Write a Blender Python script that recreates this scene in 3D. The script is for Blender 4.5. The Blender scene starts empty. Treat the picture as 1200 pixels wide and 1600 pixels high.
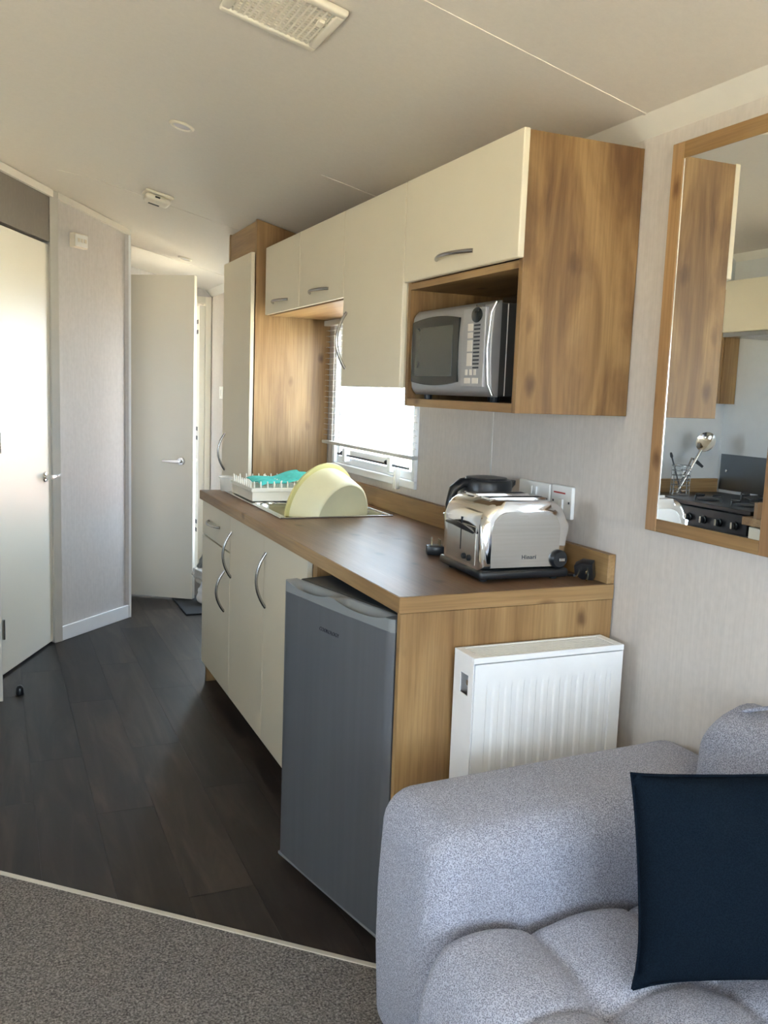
import bpy, bmesh, math, random
from mathutils import Vector, Matrix
random.seed(7)
sc = bpy.context.scene
C = sc.collection
PI = math.pi

# ------------------------------------------------------------------ camera
F_PX = 1410.145
YAW, PITCH, ROLL = 0.412194, -0.13252, 0.0361683
CAM = Vector((0, 0, 1.33))
cy, sy, cp, sp = math.cos(YAW), math.sin(YAW), math.cos(PITCH), math.sin(PITCH)
fw = Vector((sy*cp, cy*cp, sp)); rt = Vector((cy, -sy, 0)); up = rt.cross(fw)
r2 = math.cos(ROLL)*rt + math.sin(ROLL)*up
u2 = -math.sin(ROLL)*rt + math.cos(ROLL)*up
cam = bpy.data.cameras.new('camera')
cam.sensor_fit = 'VERTICAL'; cam.sensor_height = 24.0; cam.sensor_width = 18.0
cam.lens = 24.0*F_PX/1600.0
cam.clip_start = 0.02; cam.clip_end = 200
camo = bpy.data.objects.new('camera', cam); C.objects.link(camo)
m = Matrix.Identity(4)
for i in range(3):
    m[i][0] = r2[i]; m[i][1] = u2[i]; m[i][2] = -fw[i]; m[i][3] = CAM[i]
camo.matrix_world = m
sc.camera = camo

# ------------------------------------------------------------------ world, daylight, exposure
SKY = (0.68, 0.83, 1.0); SKY_STRENGTH = 15.0
SUN_DIR = (0.45, -0.35, -0.82); SUN_STRENGTH = 85.0
w = bpy.data.worlds.new('sky'); sc.world = w; w.use_nodes = True
bg = w.node_tree.nodes['Background']
bg.inputs[0].default_value = (*SKY, 1); bg.inputs[1].default_value = SKY_STRENGTH
sc.view_settings.view_transform = 'Standard'
sc.view_settings.look = 'None'
sc.view_settings.exposure = 0.52
sc.view_settings.gamma = 1.0
sc.view_settings.use_curve_mapping = False
sc.cycles.use_denoising = True
try: sc.cycles.denoiser = 'OPENIMAGEDENOISE'
except Exception: pass
sc.cycles.max_bounces = 10; sc.cycles.diffuse_bounces = 7; sc.cycles.glossy_bounces = 5
sc.cycles.transparent_max_bounces = 12
sc.cycles.sample_clamp_indirect = 12.0

sl_ = bpy.data.lights.new('sun', 'SUN'); sl_.energy = SUN_STRENGTH; sl_.color = (1.0, 0.92, 0.80); sl_.angle = 0.009
so_ = bpy.data.objects.new('sun', sl_); C.objects.link(so_); so_.location = (-8, 6, 10)
so_.rotation_euler = Vector(SUN_DIR).to_track_quat('-Z', 'Y').to_euler()
def portal(name, c, sx, sy_, rot):
    l = bpy.data.lights.new(name, 'AREA'); l.shape = 'RECTANGLE'; l.size = sx; l.size_y = sy_
    l.cycles.is_portal = True
    o = bpy.data.objects.new(name, l); C.objects.link(o); o.location = c; o.rotation_euler = rot
    return o
XW, XL = 1.433, -0.95          # right and left outer walls (inner faces)
YF, YB = -1.9, 8.4             # lounge end, bedroom end
KW = (2.985, 3.867, 0.975, 1.63)      # kitchen window y0,y1,z0,z1
EW = (5.28, 5.93, 0.45, 1.80)         # glazed entrance door
BW = (6.95, 7.85, 0.95, 1.75); BW_FILL = (6.70, 7.90, 0.80, 1.80)         # far room window, then an added unseen window to light the door jamb
FW = (-0.65, 1.25, 0.78, 1.76)        # lounge end window x0,x1,z0,z1
LW = (-1.20, -0.20, 0.92, 1.65); LW_FILL = (1.30, 1.95, 1.00, 1.50)        # lounge side window (left wall), then an added unseen fill window
PORTALS = 1
if PORTALS:
    for n_, q in (('window_portal_kitchen', KW), ('window_portal_entrance', EW), ('window_portal_bedroom', BW)):
        portal(n_, (XW+0.10, (q[0]+q[1])/2, (q[2]+q[3])/2), q[3]-q[2], q[1]-q[0], (0, PI/2, 0))
    portal('window_portal_lounge', ((FW[0]+FW[1])/2, YF-0.10, (FW[2]+FW[3])/2), FW[1]-FW[0], FW[3]-FW[2], (PI/2, 0, 0))
    for q in (LW, LW_FILL, BW_FILL): portal('window_portal_side', (XL-0.10, (q[0]+q[1])/2, (q[2]+q[3])/2), q[3]-q[2], q[1]-q[0], (0, -PI/2, 0))

# ------------------------------------------------------------------ material helpers
def nt(name):
    mt = bpy.data.materials.new(name); mt.use_nodes = True
    t = mt.node_tree; b = t.nodes['Principled BSDF']
    return mt, t, b
def N(t, typ, **kw):
    n = t.nodes.new(typ)
    for k, v in kw.items():
        if k in n.inputs: n.inputs[k].default_value = v
        else: setattr(n, k, v)
    return n
def L(t, a, b): t.links.new(a, b)
def mapping(t, scale, rot=(0, 0, 0), coord='Object'):
    tc = N(t, 'ShaderNodeTexCoord'); mp = N(t, 'ShaderNodeMapping')
    mp.inputs['Scale'].default_value = scale; mp.inputs['Rotation'].default_value = rot
    L(t, tc.outputs[coord], mp.inputs[0]); return mp.outputs[0]
def ramp(t, fac, stops):
    r = N(t, 'ShaderNodeValToRGB'); e = r.color_ramp.elements
    while len(e) < len(stops): e.new(0.5)
    for k, (p_, c) in enumerate(stops):
        e[k].position = p_; e[k].color = (*c, 1)
    L(t, fac, r.inputs[0]); return r.outputs[0]
def bump(t, b, h, strength=0.2, dist=0.002):
    n = N(t, 'ShaderNodeBump'); n.inputs['Strength'].default_value = strength; n.inputs['Distance'].default_value = dist
    L(t, h, n.inputs['Height']); L(t, n.outputs[0], b.inputs['Normal']); return n
def mixc(t, fac, a, b, mode='MIX'):
    n = N(t, 'ShaderNodeMix'); n.data_type = 'RGBA'; n.blend_type = mode
    if isinstance(fac, (int, float)): n.inputs[0].default_value = fac
    else: L(t, fac, n.inputs[0])
    for s, v in ((6, a), (7, b)):
        if isinstance(v, tuple): n.inputs[s].default_value = (*v, 1)
        else: L(t, v, n.inputs[s])
    return n.outputs[2]

def plain(name, col, rough=0.5, metal=0.0, spec=0.5, var=0.0, vs=20):
    mt, t, b = nt(name)
    b.inputs['Roughness'].default_value = rough; b.inputs['Metallic'].default_value = metal
    b.inputs['Specular IOR Level'].default_value = spec
    v = mapping(t, (vs, vs, vs)); n = N(t, 'ShaderNodeTexNoise', Scale=1.0, Detail=4.0); L(t, v, n.inputs[0])
    k = max(var, 0.02)
    lo = tuple(c*(1-k) for c in col); hi = tuple(min(1, c*(1+k)) for c in col)
    L(t, ramp(t, n.outputs[0], [(0.3, lo), (0.7, hi)]), b.inputs['Base Color'])
    return mt

def oak(name, axis='z', dark=(0.195, 0.102, 0.038), mid=(0.315, 0.185, 0.074), light=(0.42, 0.27, 0.122), rough=0.45, wild=0.7, knot=0.13, lg=0.9):
    mt, t, b = nt(name)
    s = {'z': (9, 9, lg), 'y': (9, lg, 9), 'x': (lg, 9, 9)}[axis]
    v = mapping(t, s); n = N(t, 'ShaderNodeTexNoise', Scale=1.0, Detail=5.0, Roughness=0.55, Distortion=wild); L(t, v, n.inputs[0])
    c1 = ramp(t, n.outputs[0], [(0.32, dark), (0.5, mid), (0.68, light)])
    s2 = {'z': (160, 160, 5), 'y': (160, 5, 160), 'x': (5, 160, 160)}[axis]
    v2 = mapping(t, s2); n2 = N(t, 'ShaderNodeTexNoise', Scale=1.0, Detail=3.0); L(t, v2, n2.inputs[0])
    c2 = ramp(t, n2.outputs[0], [(0.35, (0.72, 0.70, 0.66)), (0.6, (1, 1, 1))])
    c3 = mixc(t, 0.65, c1, c2, 'MULTIPLY')
    s3 = {'z': (9, 9, 5), 'y': (9, 5, 9), 'x': (5, 9, 9)}[axis]
    v3 = mapping(t, s3); n3 = N(t, 'ShaderNodeTexVoronoi', Scale=1.0); L(t, v3, n3.inputs[0])
    n4 = N(t, 'ShaderNodeTexNoise', Scale=3.0, Detail=2.0); L(t, v3, n4.inputs[0])
    ad = N(t, 'ShaderNodeMath', operation='MULTIPLY_ADD'); L(t, n4.outputs[0], ad.inputs[0]); ad.inputs[1].default_value = 0.16
    L(t, n3.outputs['Distance'], ad.inputs[2])
    kn = ramp(t, ad.outputs[0], [(knot, (0.30, 0.21, 0.15)), (knot+0.11, (1, 1, 1))])
    c4 = mixc(t, 0.8, c3, kn, 'MULTIPLY')
    L(t, c4, b.inputs['Base Color']); b.inputs['Roughness'].default_value = rough
    bump(t, b, n2.outputs[0], 0.08, 0.001)
    return mt

M = {}
M['oak_v'] = oak('oak_vertical', 'z')
M['oak_h'] = oak('oak_along', 'y')
M['oak_x'] = oak('oak_across', 'x')
M['oak_red'] = oak('oak_mirror_frame', 'z', (0.22, 0.115, 0.05), (0.34, 0.19, 0.085), (0.43, 0.26, 0.12))
M['oak_knotty'] = oak('oak_knotty', 'z', (0.13, 0.062, 0.022), (0.225, 0.125, 0.048), (0.315, 0.19, 0.078), wild=1.6, knot=0.16, lg=1.7)  # knotty board, its tone also darkened for the weaker light up high
M['worktop'] = oak('dark_oak_laminate', 'y', (0.125, 0.068, 0.036), (0.185, 0.105, 0.058), (0.24, 0.145, 0.085), 0.40)
M['worktop'].node_tree.nodes['Principled BSDF'].inputs['Specular IOR Level'].default_value = 0.32
M['darkback'] = plain('dark_brown_board', (0.035, 0.024, 0.016), 0.6)  # microwave niche back; the darkness of the recess is painted into it
M['cream'] = plain('cream_door', (0.70, 0.63, 0.49), 0.42, var=0.02, vs=3)
M['creamedge'] = plain('cream_edge', (0.78, 0.72, 0.58), 0.4)
M['doorwhite'] = plain('painted_door', (0.76, 0.73, 0.64), 0.38, var=0.02, vs=2)
M['white'] = plain('white_plastic', (0.82, 0.82, 0.80), 0.35)
M['upvc'] = plain('white_upvc', (0.85, 0.86, 0.87), 0.3)
M['skirt'] = plain('white_skirting', (0.80, 0.82, 0.85), 0.35)
M['ivory'] = plain('ivory_plastic', (0.74, 0.68, 0.57), 0.4)
M['ventback'] = plain('vent_mesh', (0.13, 0.11, 0.09), 0.8)  # dark sheet painting in the shade inside the vent holes
M['black'] = plain('black_plastic', (0.012, 0.013, 0.015), 0.32)
M['blackmatt'] = plain('black_matt', (0.02, 0.02, 0.022), 0.7)
M['darkgrey'] = plain('dark_grey', (0.05, 0.052, 0.055), 0.5)
M['chrome'] = plain('chrome', (0.80, 0.79, 0.77), 0.09, 1.0)
M['chromesat'] = plain('satin_chrome', (0.42, 0.41, 0.40), 0.22, 1.0)
M['steel'] = plain('stainless', (0.62, 0.62, 0.60), 0.24, 1.0, var=0.04, vs=30)
M['brass'] = plain('pale_brass', (0.72, 0.62, 0.42), 0.25, 1.0)
M['mwsilver'] = plain('silver_plastic', (0.36, 0.36, 0.37), 0.36, 0.55)
M['mwglass'] = plain('dark_glass', (0.012, 0.014, 0.014), 0.12, spec=0.22)
M['mwscreen'] = plain('screen_glass', (0.035, 0.04, 0.037), 0.05, spec=0.35)
M['mwside'] = plain('charcoal_case', (0.05, 0.048, 0.046), 0.45)
M['panelbtn'] = plain('pale_buttons', (0.62, 0.58, 0.52), 0.5)
M['radwhite'] = plain('radiator_enamel', (0.84, 0.85, 0.86), 0.28)
M['tub'] = plain('cream_tub', (0.84, 0.79, 0.52), 0.45)
M['tubrim'] = plain('yellow_cream_rim', (0.74, 0.68, 0.30), 0.4)
M['rack'] = plain('cream_rack', (0.78, 0.74, 0.64), 0.45)
M['teal'] = plain('teal_cloth', (0.07, 0.52, 0.46), 0.85, var=0.15, vs=60)
M['bagwhite'] = plain('white_bag', (0.80, 0.80, 0.80), 0.35)
M['baggrey'] = plain('grey_bag', (0.10, 0.10, 0.10), 0.5)
M['mat'] = plain('dark_mat', (0.025, 0.028, 0.032), 0.9, var=0.3, vs=300)
M['red'] = plain('red_print', (0.45, 0.06, 0.05), 0.6)
M['ink'] = plain('dark_print', (0.02, 0.022, 0.03), 0.5)
M['ground'] = plain('pale_gravel', (0.42, 0.37, 0.26), 0.9, var=0.2, vs=4)
M['brick'] = plain('terracotta_brick', (0.42, 0.17, 0.11), 0.85, var=0.15, vs=6)
M['mortar'] = plain('mortar', (0.5, 0.47, 0.42), 0.9)
M['caravan'] = plain('cream_cladding', (0.75, 0.72, 0.62), 0.6)
M['metalstrip'] = plain('threshold_metal', (0.62, 0.58, 0.50), 0.4, 0.4)
M['diffuser'] = plain('lamp_lens', (0.62, 0.58, 0.60), 0.3)
M['hobglass'] = plain('black_hob', (0.010, 0.010, 0.011), 0.3, spec=0.3)
M['darksteel'] = plain('dark_steel', (0.22, 0.24, 0.26), 0.3, 1.0)

# fridge silver
mt, t, b = nt('fridge_silver')
v = mapping(t, (40, 40, 1.5)); n = N(t, 'ShaderNodeTexNoise', Scale=1.0, Detail=3.0); L(t, v, n.inputs[0])
L(t, ramp(t, n.outputs[0], [(0.3, (0.125, 0.132, 0.143)), (0.7, (0.14, 0.147, 0.158))]), b.inputs['Base Color'])
b.inputs['Metallic'].default_value = 0.35; b.inputs['Roughness'].default_value = 0.36
M['fridge'] = mt
M['fridgecap'] = plain('fridge_cap', (0.20, 0.21, 0.212), 0.42)
# brushed toaster face
mt, t, b = nt('brushed_steel')
v = mapping(t, (3, 3, 260)); n = N(t, 'ShaderNodeTexNoise', Scale=1.0, Detail=2.0); L(t, v, n.inputs[0])
L(t, ramp(t, n.outputs[0], [(0.3, (0.55, 0.53, 0.50)), (0.7, (0.59, 0.57, 0.54))]), b.inputs['Base Color'])
b.inputs['Metallic'].default_value = 1.0; b.inputs['Roughness'].default_value = 0.26
M['brushed'] = mt
# wallpaper
def paper(name, col, amp=0.05):
    mt, t, b = nt(name)
    v = mapping(t, (170, 170, 6)); n = N(t, 'ShaderNodeTexNoise', Scale=1.0, Detail=3.0); L(t, v, n.inputs[0])
    v2 = mapping(t, (60, 60, 45)); n2 = N(t, 'ShaderNodeTexNoise', Scale=1.0, Detail=4.0); L(t, v2, n2.inputs[0])
    mx = mixc(t, 0.5, n.outputs[0], n2.outputs[0])
    lo = tuple(c*(1-amp) for c in col); hi = tuple(c*(1+amp) for c in col)
    L(t, ramp(t, mx, [(0.38, lo), (0.62, hi)]), b.inputs['Base Color'])
    b.inputs['Roughness'].default_value = 0.6
    bump(t, b, mx, 0.15, 0.001)
    return mt
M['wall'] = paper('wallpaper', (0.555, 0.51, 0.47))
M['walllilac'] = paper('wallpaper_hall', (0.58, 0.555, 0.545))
M['wallgrey'] = paper('wallpaper_grey', (0.17, 0.155, 0.135))  # wallpaper over the door, much darker than the neighbouring walls
M['ceiling'] = paper('ceiling_board', (0.69, 0.635, 0.565), 0.02)
M['slat'] = plain('slat_grey', (0.50, 0.48, 0.45), 0.4)
M['trim'] = plain('pale_trim', (0.72, 0.69, 0.63), 0.4)
M['trimgrey'] = plain('grey_trim', (0.55, 0.53, 0.49), 0.45)
M['splash'] = plain('wall_board', (0.62, 0.63, 0.63), 0.35)
# mirror and glass
mt, t, b = nt('mirror_silver'); b.inputs['Base Color'].default_value = (0.90, 0.91, 0.90, 1)
b.inputs['Metallic'].default_value = 1.0; b.inputs['Roughness'].default_value = 0.005
M['mirror'] = mt
mt, t, b = nt('window_glass')
o_ = t.nodes['Material Output']; tr = N(t, 'ShaderNodeBsdfTransparent'); gl = N(t, 'ShaderNodeBsdfGlossy'); gl.inputs['Roughness'].default_value = 0.02
mx = N(t, 'ShaderNodeMixShader', Fac=0.05); tr.inputs[0].default_value = (0.97, 0.98, 0.98, 1)
L(t, tr.outputs[0], mx.inputs[1]); L(t, gl.outputs[0], mx.inputs[2]); L(t, mx.outputs[0], o_.inputs[0])
M['glass'] = mt
# translucent bag film / clear rack plastic
mt, t, b = nt('clear_plastic')
o_ = t.nodes['Material Output']; tr = N(t, 'ShaderNodeBsdfTransparent'); mx = N(t, 'ShaderNodeMixShader', Fac=0.45)
b.inputs['Base Color'].default_value = (0.75, 0.72, 0.66, 1); b.inputs['Roughness'].default_value = 0.2
L(t, tr.outputs[0], mx.inputs[1]); L(t, b.outputs[0], mx.inputs[2]); L(t, mx.outputs[0], o_.inputs[0])
M['clear'] = mt
# fabric weave
def fabric(name, lo, hi, scale=330, b_str=0.6, sheen=0.12, spec=0.15):
    mt, t, b = nt(name)
    v = mapping(t, (scale, scale, scale)); n = N(t, 'ShaderNodeTexNoise', Scale=1.0, Detail=2.0, Roughness=0.6); L(t, v, n.inputs[0])
    wv = N(t, 'ShaderNodeTexVoronoi', Scale=1.0); L(t, v, wv.inputs[0])
    mx = mixc(t, 0.5, n.outputs[0], wv.outputs['Distance'])
    L(t, ramp(t, mx, [(0.30, lo), (0.62, hi)]), b.inputs['Base Color'])
    b.inputs['Roughness'].default_value = 0.95; b.inputs['Specular IOR Level'].default_value = spec
    b.inputs['Sheen Weight'].default_value = sheen
    bump(t, b, mx, b_str, 0.002)
    return mt
M['sofa'] = fabric('grey_weave', (0.12, 0.125, 0.155), (0.43, 0.445, 0.53), 430)
M['navy'] = fabric('navy_cotton', (0.003, 0.0055, 0.010), (0.006, 0.011, 0.018), 420, 0.4, 0.0, 0.05)
# carpet
mt, t, b = nt('speckled_carpet')
v = mapping(t, (190, 190, 190)); n = N(t, 'ShaderNodeTexNoise', Scale=1.0, Detail=3.0, Roughness=0.7); L(t, v, n.inputs[0])
L(t, ramp(t, n.outputs[0], [(0.33, (0.075, 0.065, 0.058)), (0.5, (0.20, 0.18, 0.16)), (0.68, (0.40, 0.36, 0.32))]), b.inputs['Base Color'])
b.inputs['Roughness'].default_value = 1.0; b.inputs['Specular IOR Level'].default_value = 0.1
bump(t, b, n.outputs[0], 1.0, 0.006); M['carpet'] = mt
# vinyl plank
mt, t, b = nt('dark_plank')
oi = N(t, 'ShaderNodeObjectInfo')
v = mapping(t, (14, 1.6, 1)); n = N(t, 'ShaderNodeTexNoise', Scale=1.0, Detail=6.0, Roughness=0.6, Distortion=0.8)
ad = N(t, 'ShaderNodeVectorMath', operation='ADD'); L(t, v, ad.inputs[0])
ml = N(t, 'ShaderNodeVectorMath', operation='SCALE'); cb = N(t, 'ShaderNodeCombineXYZ'); L(t, oi.outputs['Random'], cb.inputs[0]); L(t, oi.outputs['Random'], cb.inputs[1])
L(t, cb.outputs[0], ml.inputs[0]); ml.inputs['Scale'].default_value = 90; L(t, ml.outputs[0], ad.inputs[1]); L(t, ad.outputs[0], n.inputs[0])
c1 = ramp(t, n.outputs[0], [(0.30, (0.013, 0.0096, 0.0082)), (0.5, (0.024, 0.018, 0.015)), (0.70, (0.046, 0.035, 0.028))])
vr = ramp(t, oi.outputs['Random'], [(0.0, (0.68, 0.69, 0.72)), (1.0, (1.35, 1.28, 1.18))])
L(t, mixc(t, 1.0, c1, vr, 'MULTIPLY'), b.inputs['Base Color']); b.inputs['Roughness'].default_value = 0.48; b.inputs['Specular IOR Level'].default_value = 0.28
bump(t, b, n.outputs[0], 0.12, 0.001); M['plank'] = mt

# ------------------------------------------------------------------ mesh helpers
def bm_new(): return bmesh.new()
def abox(bm, x0, x1, y0, y1, z0, z1, bev=0.0, seg=2):
    r = bmesh.ops.create_cube(bm, size=1.0)
    vs = r['verts']
    bmesh.ops.scale(bm, vec=(abs(x1-x0), abs(y1-y0), abs(z1-z0)), verts=vs)
    bmesh.ops.translate(bm, vec=((x0+x1)/2, (y0+y1)/2, (z0+z1)/2), verts=vs)
    if bev > 0:
        es = list({e for v_ in vs for e in v_.link_edges})
        bmesh.ops.bevel(bm, geom=es, offset=bev, segments=seg, profile=0.5, affect='EDGES')
    return bm
def box(*a, **k): return abox(bm_new(), *a, **k)
def tube(bm, pts, r, seg=10, caps=True, flat=None):
    """swept tube; r number or list; flat=(axis vector, factor) squashes the section"""
    pts = [Vector(p_) for p_ in pts]; n_ = len(pts); rings = []; prev = None
    for i in range(n_):
        d = (pts[min(i+1, n_-1)] - pts[max(i-1, 0)]).normalized()
        if prev is None:
            a = Vector((0, 0, 1)) if abs(d.z) < 0.9 else Vector((1, 0, 0))
            a = (a - d*a.dot(d)).normalized()
        else:
            a = (prev - d*prev.dot(d)).normalized()
        prev = a; b_ = d.cross(a); rr = r[i] if isinstance(r, (list, tuple)) else r; ring = []
        for k in range(seg):
            an = 2*PI*k/seg; o = a*math.cos(an)*rr + b_*math.sin(an)*rr
            if flat: o = o - flat[0]*o.dot(flat[0])*(1-flat[1])
            ring.append(bm.verts.new(pts[i]+o))
        rings.append(ring)
    for i in range(n_-1):
        for k in range(seg):
            bm.faces.new((rings[i][k], rings[i][(k+1) % seg], rings[i+1][(k+1) % seg], rings[i+1][k]))
    if caps:
        bm.faces.new(rings[0][::-1]); bm.faces.new(rings[-1])
    return bm
def lathe(bm, prof, seg=32, mat4=None, caps=True):
    rings = []
    for (r, z) in prof:
        ring = []
        for k in range(seg):
            a = 2*PI*k/seg; p_ = Vector((r*math.cos(a), r*math.sin(a), z))
            if mat4 is not None: p_ = mat4 @ p_
            ring.append(bm.verts.new(p_))
        rings.append(ring)
    for i in range(len(rings)-1):
        for k in range(seg):
            bm.faces.new((rings[i][k], rings[i][(k+1) % seg], rings[i+1][(k+1) % seg], rings[i+1][k]))
    if caps:
        bm.faces.new(rings[0][::-1]); bm.faces.new(rings[-1])
    return bm
def prism(bm, poly, f0, f1, bev=0.0, seg=2):
    """poly: list of 3D points (Vectors) of one face; extruded by vector f1 from offset f0"""
    f0 = Vector(f0); f1 = Vector(f1)
    a = [bm.verts.new(Vector(p_)+f0) for p_ in poly]; b_ = [bm.verts.new(Vector(p_)+f0+f1) for p_ in poly]
    n_ = len(poly); fa = bm.faces.new(a[::-1]); fb = bm.faces.new(b_)
    for k in range(n_): bm.faces.new((a[k], a[(k+1) % n_], b_[(k+1) % n_], b_[k]))
    if bev > 0:
        es = list(fa.edges)+list(fb.edges)
        bmesh.ops.bevel(bm, geom=es, offset=bev, segments=seg, profile=0.5, affect='EDGES')
    return bm
def grid(bm, nu, nv, fn):
    vs = [[bm.verts.new(fn(i/nu, j/nv)) for j in range(nv+1)] for i in range(nu+1)]
    for i in range(nu):
        for j in range(nv):
            bm.faces.new((vs[i][j], vs[i+1][j], vs[i+1][j+1], vs[i][j+1]))
    return bm
def roty(p0, p1): return math.atan2(p1[1]-p0[1], p1[0]-p0[0])
def obox(bm, p0, p1, off0, off1, z0, z1, bev=0.0):
    """box along the line p0->p1 (xy), between perpendicular offsets (left positive)"""
    d = Vector((p1[0]-p0[0], p1[1]-p0[1], 0)); l = d.length; d.normalize(); nrm = Vector((-d.y, d.x, 0))
    P = lambda a, o, z: Vector((p0[0], p0[1], 0))+d*a+nrm*o+Vector((0, 0, z))
    poly = [P(0, off0, z0), P(l, off0, z0), P(l, off1, z0), P(0, off1, z0)]
    return prism(bm, poly, (0, 0, 0), (0, 0, z1-z0), bev)

def link(name, me, mat, parent):
    o = bpy.data.objects.new(name, me); C.objects.link(o)
    if mat is not None and not me.materials: me.materials.append(M[mat] if isinstance(mat, str) else mat)
    if parent is not None: o.parent = parent
    return o
def rootof(o):
    while o.parent is not None: o = o.parent
    return o
def obj(name, bm, mat, parent=None, local=False, smooth=None, origin=None):
    """one mesh object; coordinates in bm are world unless local=True (then relative to the root thing)"""
    bmesh.ops.recalc_face_normals(bm, faces=bm.faces)
    if parent is not None and not local:
        bmesh.ops.translate(bm, vec=-Vector(rootof(parent).location), verts=bm.verts)
    if parent is None and origin is not None:
        bmesh.ops.translate(bm, vec=-Vector(origin), verts=bm.verts)
    me = bpy.data.meshes.new(name); bm.to_mesh(me); bm.free()
    o = link(name, me, mat, parent)
    if parent is None and origin is not None: o.location = origin
    if smooth is not None:
        for p_ in me.polygons: p_.use_smooth = True
        if smooth < 180:
            me.set_sharp_from_angle(angle=math.radians(smooth))
    return o
def tag(o, label, cat, group=None):
    o['label'] = label; o['category'] = cat
    if group: o['group'] = group
    return o
def thing(name, label, cat, loc=(0, 0, 0), rotz=0.0, group=None):
    o = bpy.data.objects.new(name, None); C.objects.link(o); o.empty_display_size = 0.1
    o.location = loc; o.rotation_euler = (0, 0, rotz)
    return tag(o, label, cat, group)
def struct(name, bm, mat, parent=None, smooth=None):
    o = obj(name, bm, mat, parent, smooth=smooth)
    if parent is None: o['kind'] = 'structure'
    return o
def sroot(name, loc=(0, 0, 0)):
    o = bpy.data.objects.new(name, None); C.objects.link(o); o.location = loc; o['kind'] = 'structure'; o.empty_display_size = 0.1
    return o
def text_bm(s, size, org, xd, yd, ext=0.0004, shear=0.0, spacing=1.0, bold=0.0):
    cu = bpy.data.curves.new('txt', 'FONT'); cu.body = s; cu.size = size; cu.extrude = ext; cu.shear = shear
    cu.space_character = spacing; cu.offset = bold; cu.align_x = 'CENTER'; cu.align_y = 'CENTER'
    to = bpy.data.objects.new('txt', cu); C.objects.link(to)
    bpy.context.view_layer.update()
    me = bpy.data.meshes.new_from_object(to.evaluated_get(bpy.context.evaluated_depsgraph_get()))
    bm = bm_new(); bm.from_mesh(me)
    bpy.data.objects.remove(to); bpy.data.curves.remove(cu); bpy.data.meshes.remove(me)
    xd = Vector(xd).normalized(); yd = Vector(yd).normalized(); zd = xd.cross(yd)
    mm = Matrix.Identity(4)
    for i in range(3): mm[i][0] = xd[i]; mm[i][1] = yd[i]; mm[i][2] = zd[i]; mm[i][3] = org[i]
    bmesh.ops.transform(bm, matrix=mm, verts=bm.verts)
    return bm
def bow(p0, p1, out, h=0.032, r=0.0055, n=14):
    """bow handle between two points on a door, bulging along out"""
    p0 = Vector(p0); p1 = Vector(p1); out = Vector(out); bm = bm_new()
    pts = [p0 + (p1-p0)*(i/n) + out*(h*(math.sin(PI*i/n)**0.85 if 0 < i < n else 0)) for i in range(n+1)]
    ax = (p1-p0).normalized().cross(out)
    tube(bm, pts, r, 10)
    return bm

# ------------------------------------------------------------------ ceiling profile
def ceil_z(x):
    zr = 1.975+0.235*(XW-0.28)
    right = 1.975+0.235*(XW-x); left = zr-0.085*(0.28-x)
    if x > 0.50: return right
    if x < 0.06: return left
    t_ = (x-0.06)/0.44
    a_ = zr-0.085*0.22; b_ = 1.975+0.235*(XW-0.50)
    # quadratic blend through the softened ridge
    return (1-t_)**2*a_ + 2*t_*(1-t_)*zr + t_**2*b_
bm = bm_new(); xs = [XL-0.1, -0.6, -0.3, 0.06]+[0.06+0.44*i/8 for i in range(1, 9)]+[0.8, 1.1, XW+0.12]
vt = [[bm.verts.new((x, y, ceil_z(x)+dz)) for dz in (0, 0.12)] for x in xs for y in (YF-0.1, YB+0.1)]
def V_(i, j, k): return vt[i*2+j][k]
for i in range(len(xs)-1):
    for k in (0, 1):
        bm.faces.new((V_(i, 0, k), V_(i+1, 0, k), V_(i+1, 1, k), V_(i, 1, k)))
    for j in (0, 1):
        bm.faces.new((V_(i, j, 0), V_(i+1, j, 0), V_(i+1, j, 1), V_(i, j, 1)))
for i in (0, len(xs)-1): bm.faces.new((V_(i, 0, 0), V_(i, 1, 0), V_(i, 1, 1), V_(i, 0, 1)))
ceiling = struct('ceiling', bm, 'ceiling', smooth=20)
for k, ys in enumerate((0.48, 1.772, 3.07, 4.30, 5.62)):
    bm = bm_new(); poly = []
    xx = [x for x in xs if x > XL and x < XW]
    xx = [XL]+xx+[XW]
    if ys == 3.07: xx = [1.06, XW]
    elif ys > 3: xx = [x for x in xx if x > 0.25]
    for a_, b_ in zip(xx[:-1], xx[1:]):
        prism(bm, [(a_, ys-0.005, ceil_z(a_)), (b_, ys-0.005, ceil_z(b_)), (b_, ys-0.005, ceil_z(b_)-0.0018), (a_, ys-0.005, ceil_z(a_)-0.0018)], (0, 0, 0), (0, 0.010, 0))
    obj('ceiling_seam_strip', bm, 'ceiling', ceiling)

# ------------------------------------------------------------------ outer walls with openings
def wall_cells(fn, a0, a1, z0, z1, holes):
    """fn(bm,a0,a1,z0,z1) adds a solid cell; holes list of (a0,a1,z0,z1)"""
    A = sorted({a0, a1, *[h for q in holes for h in q[:2]]}); Z_ = sorted({z0, z1, *[h for q in holes for h in q[2:]]})
    bm = bm_new()
    for i in range(len(A)-1):
        for j in range(len(Z_)-1):
            ca, cz = (A[i]+A[i+1])/2, (Z_[j]+Z_[j+1])/2
            if any(q[0] < ca < q[1] and q[2] < cz < q[3] for q in holes): continue
            fn(bm, A[i], A[i+1], Z_[j], Z_[j+1])
    bmesh.ops.remove_doubles(bm, verts=bm.verts, dist=1e-5)
    return bm
ZT = 2.02
wall_right = struct('wall_right', wall_cells(lambda b_, a, c, z, q: abox(b_, XW, XW+0.09, a, c, z, q), YF, YB, -0.05, 2.0, [KW, EW, BW]), 'wall')
wall_left = struct('wall_left', wall_cells(lambda b_, a, c, z, q: abox(b_, XL-0.09, XL, a, c, z, q), YF, YB, -0.05, 2.25, [LW, LW_FILL, BW_FILL]), 'splash')
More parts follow.
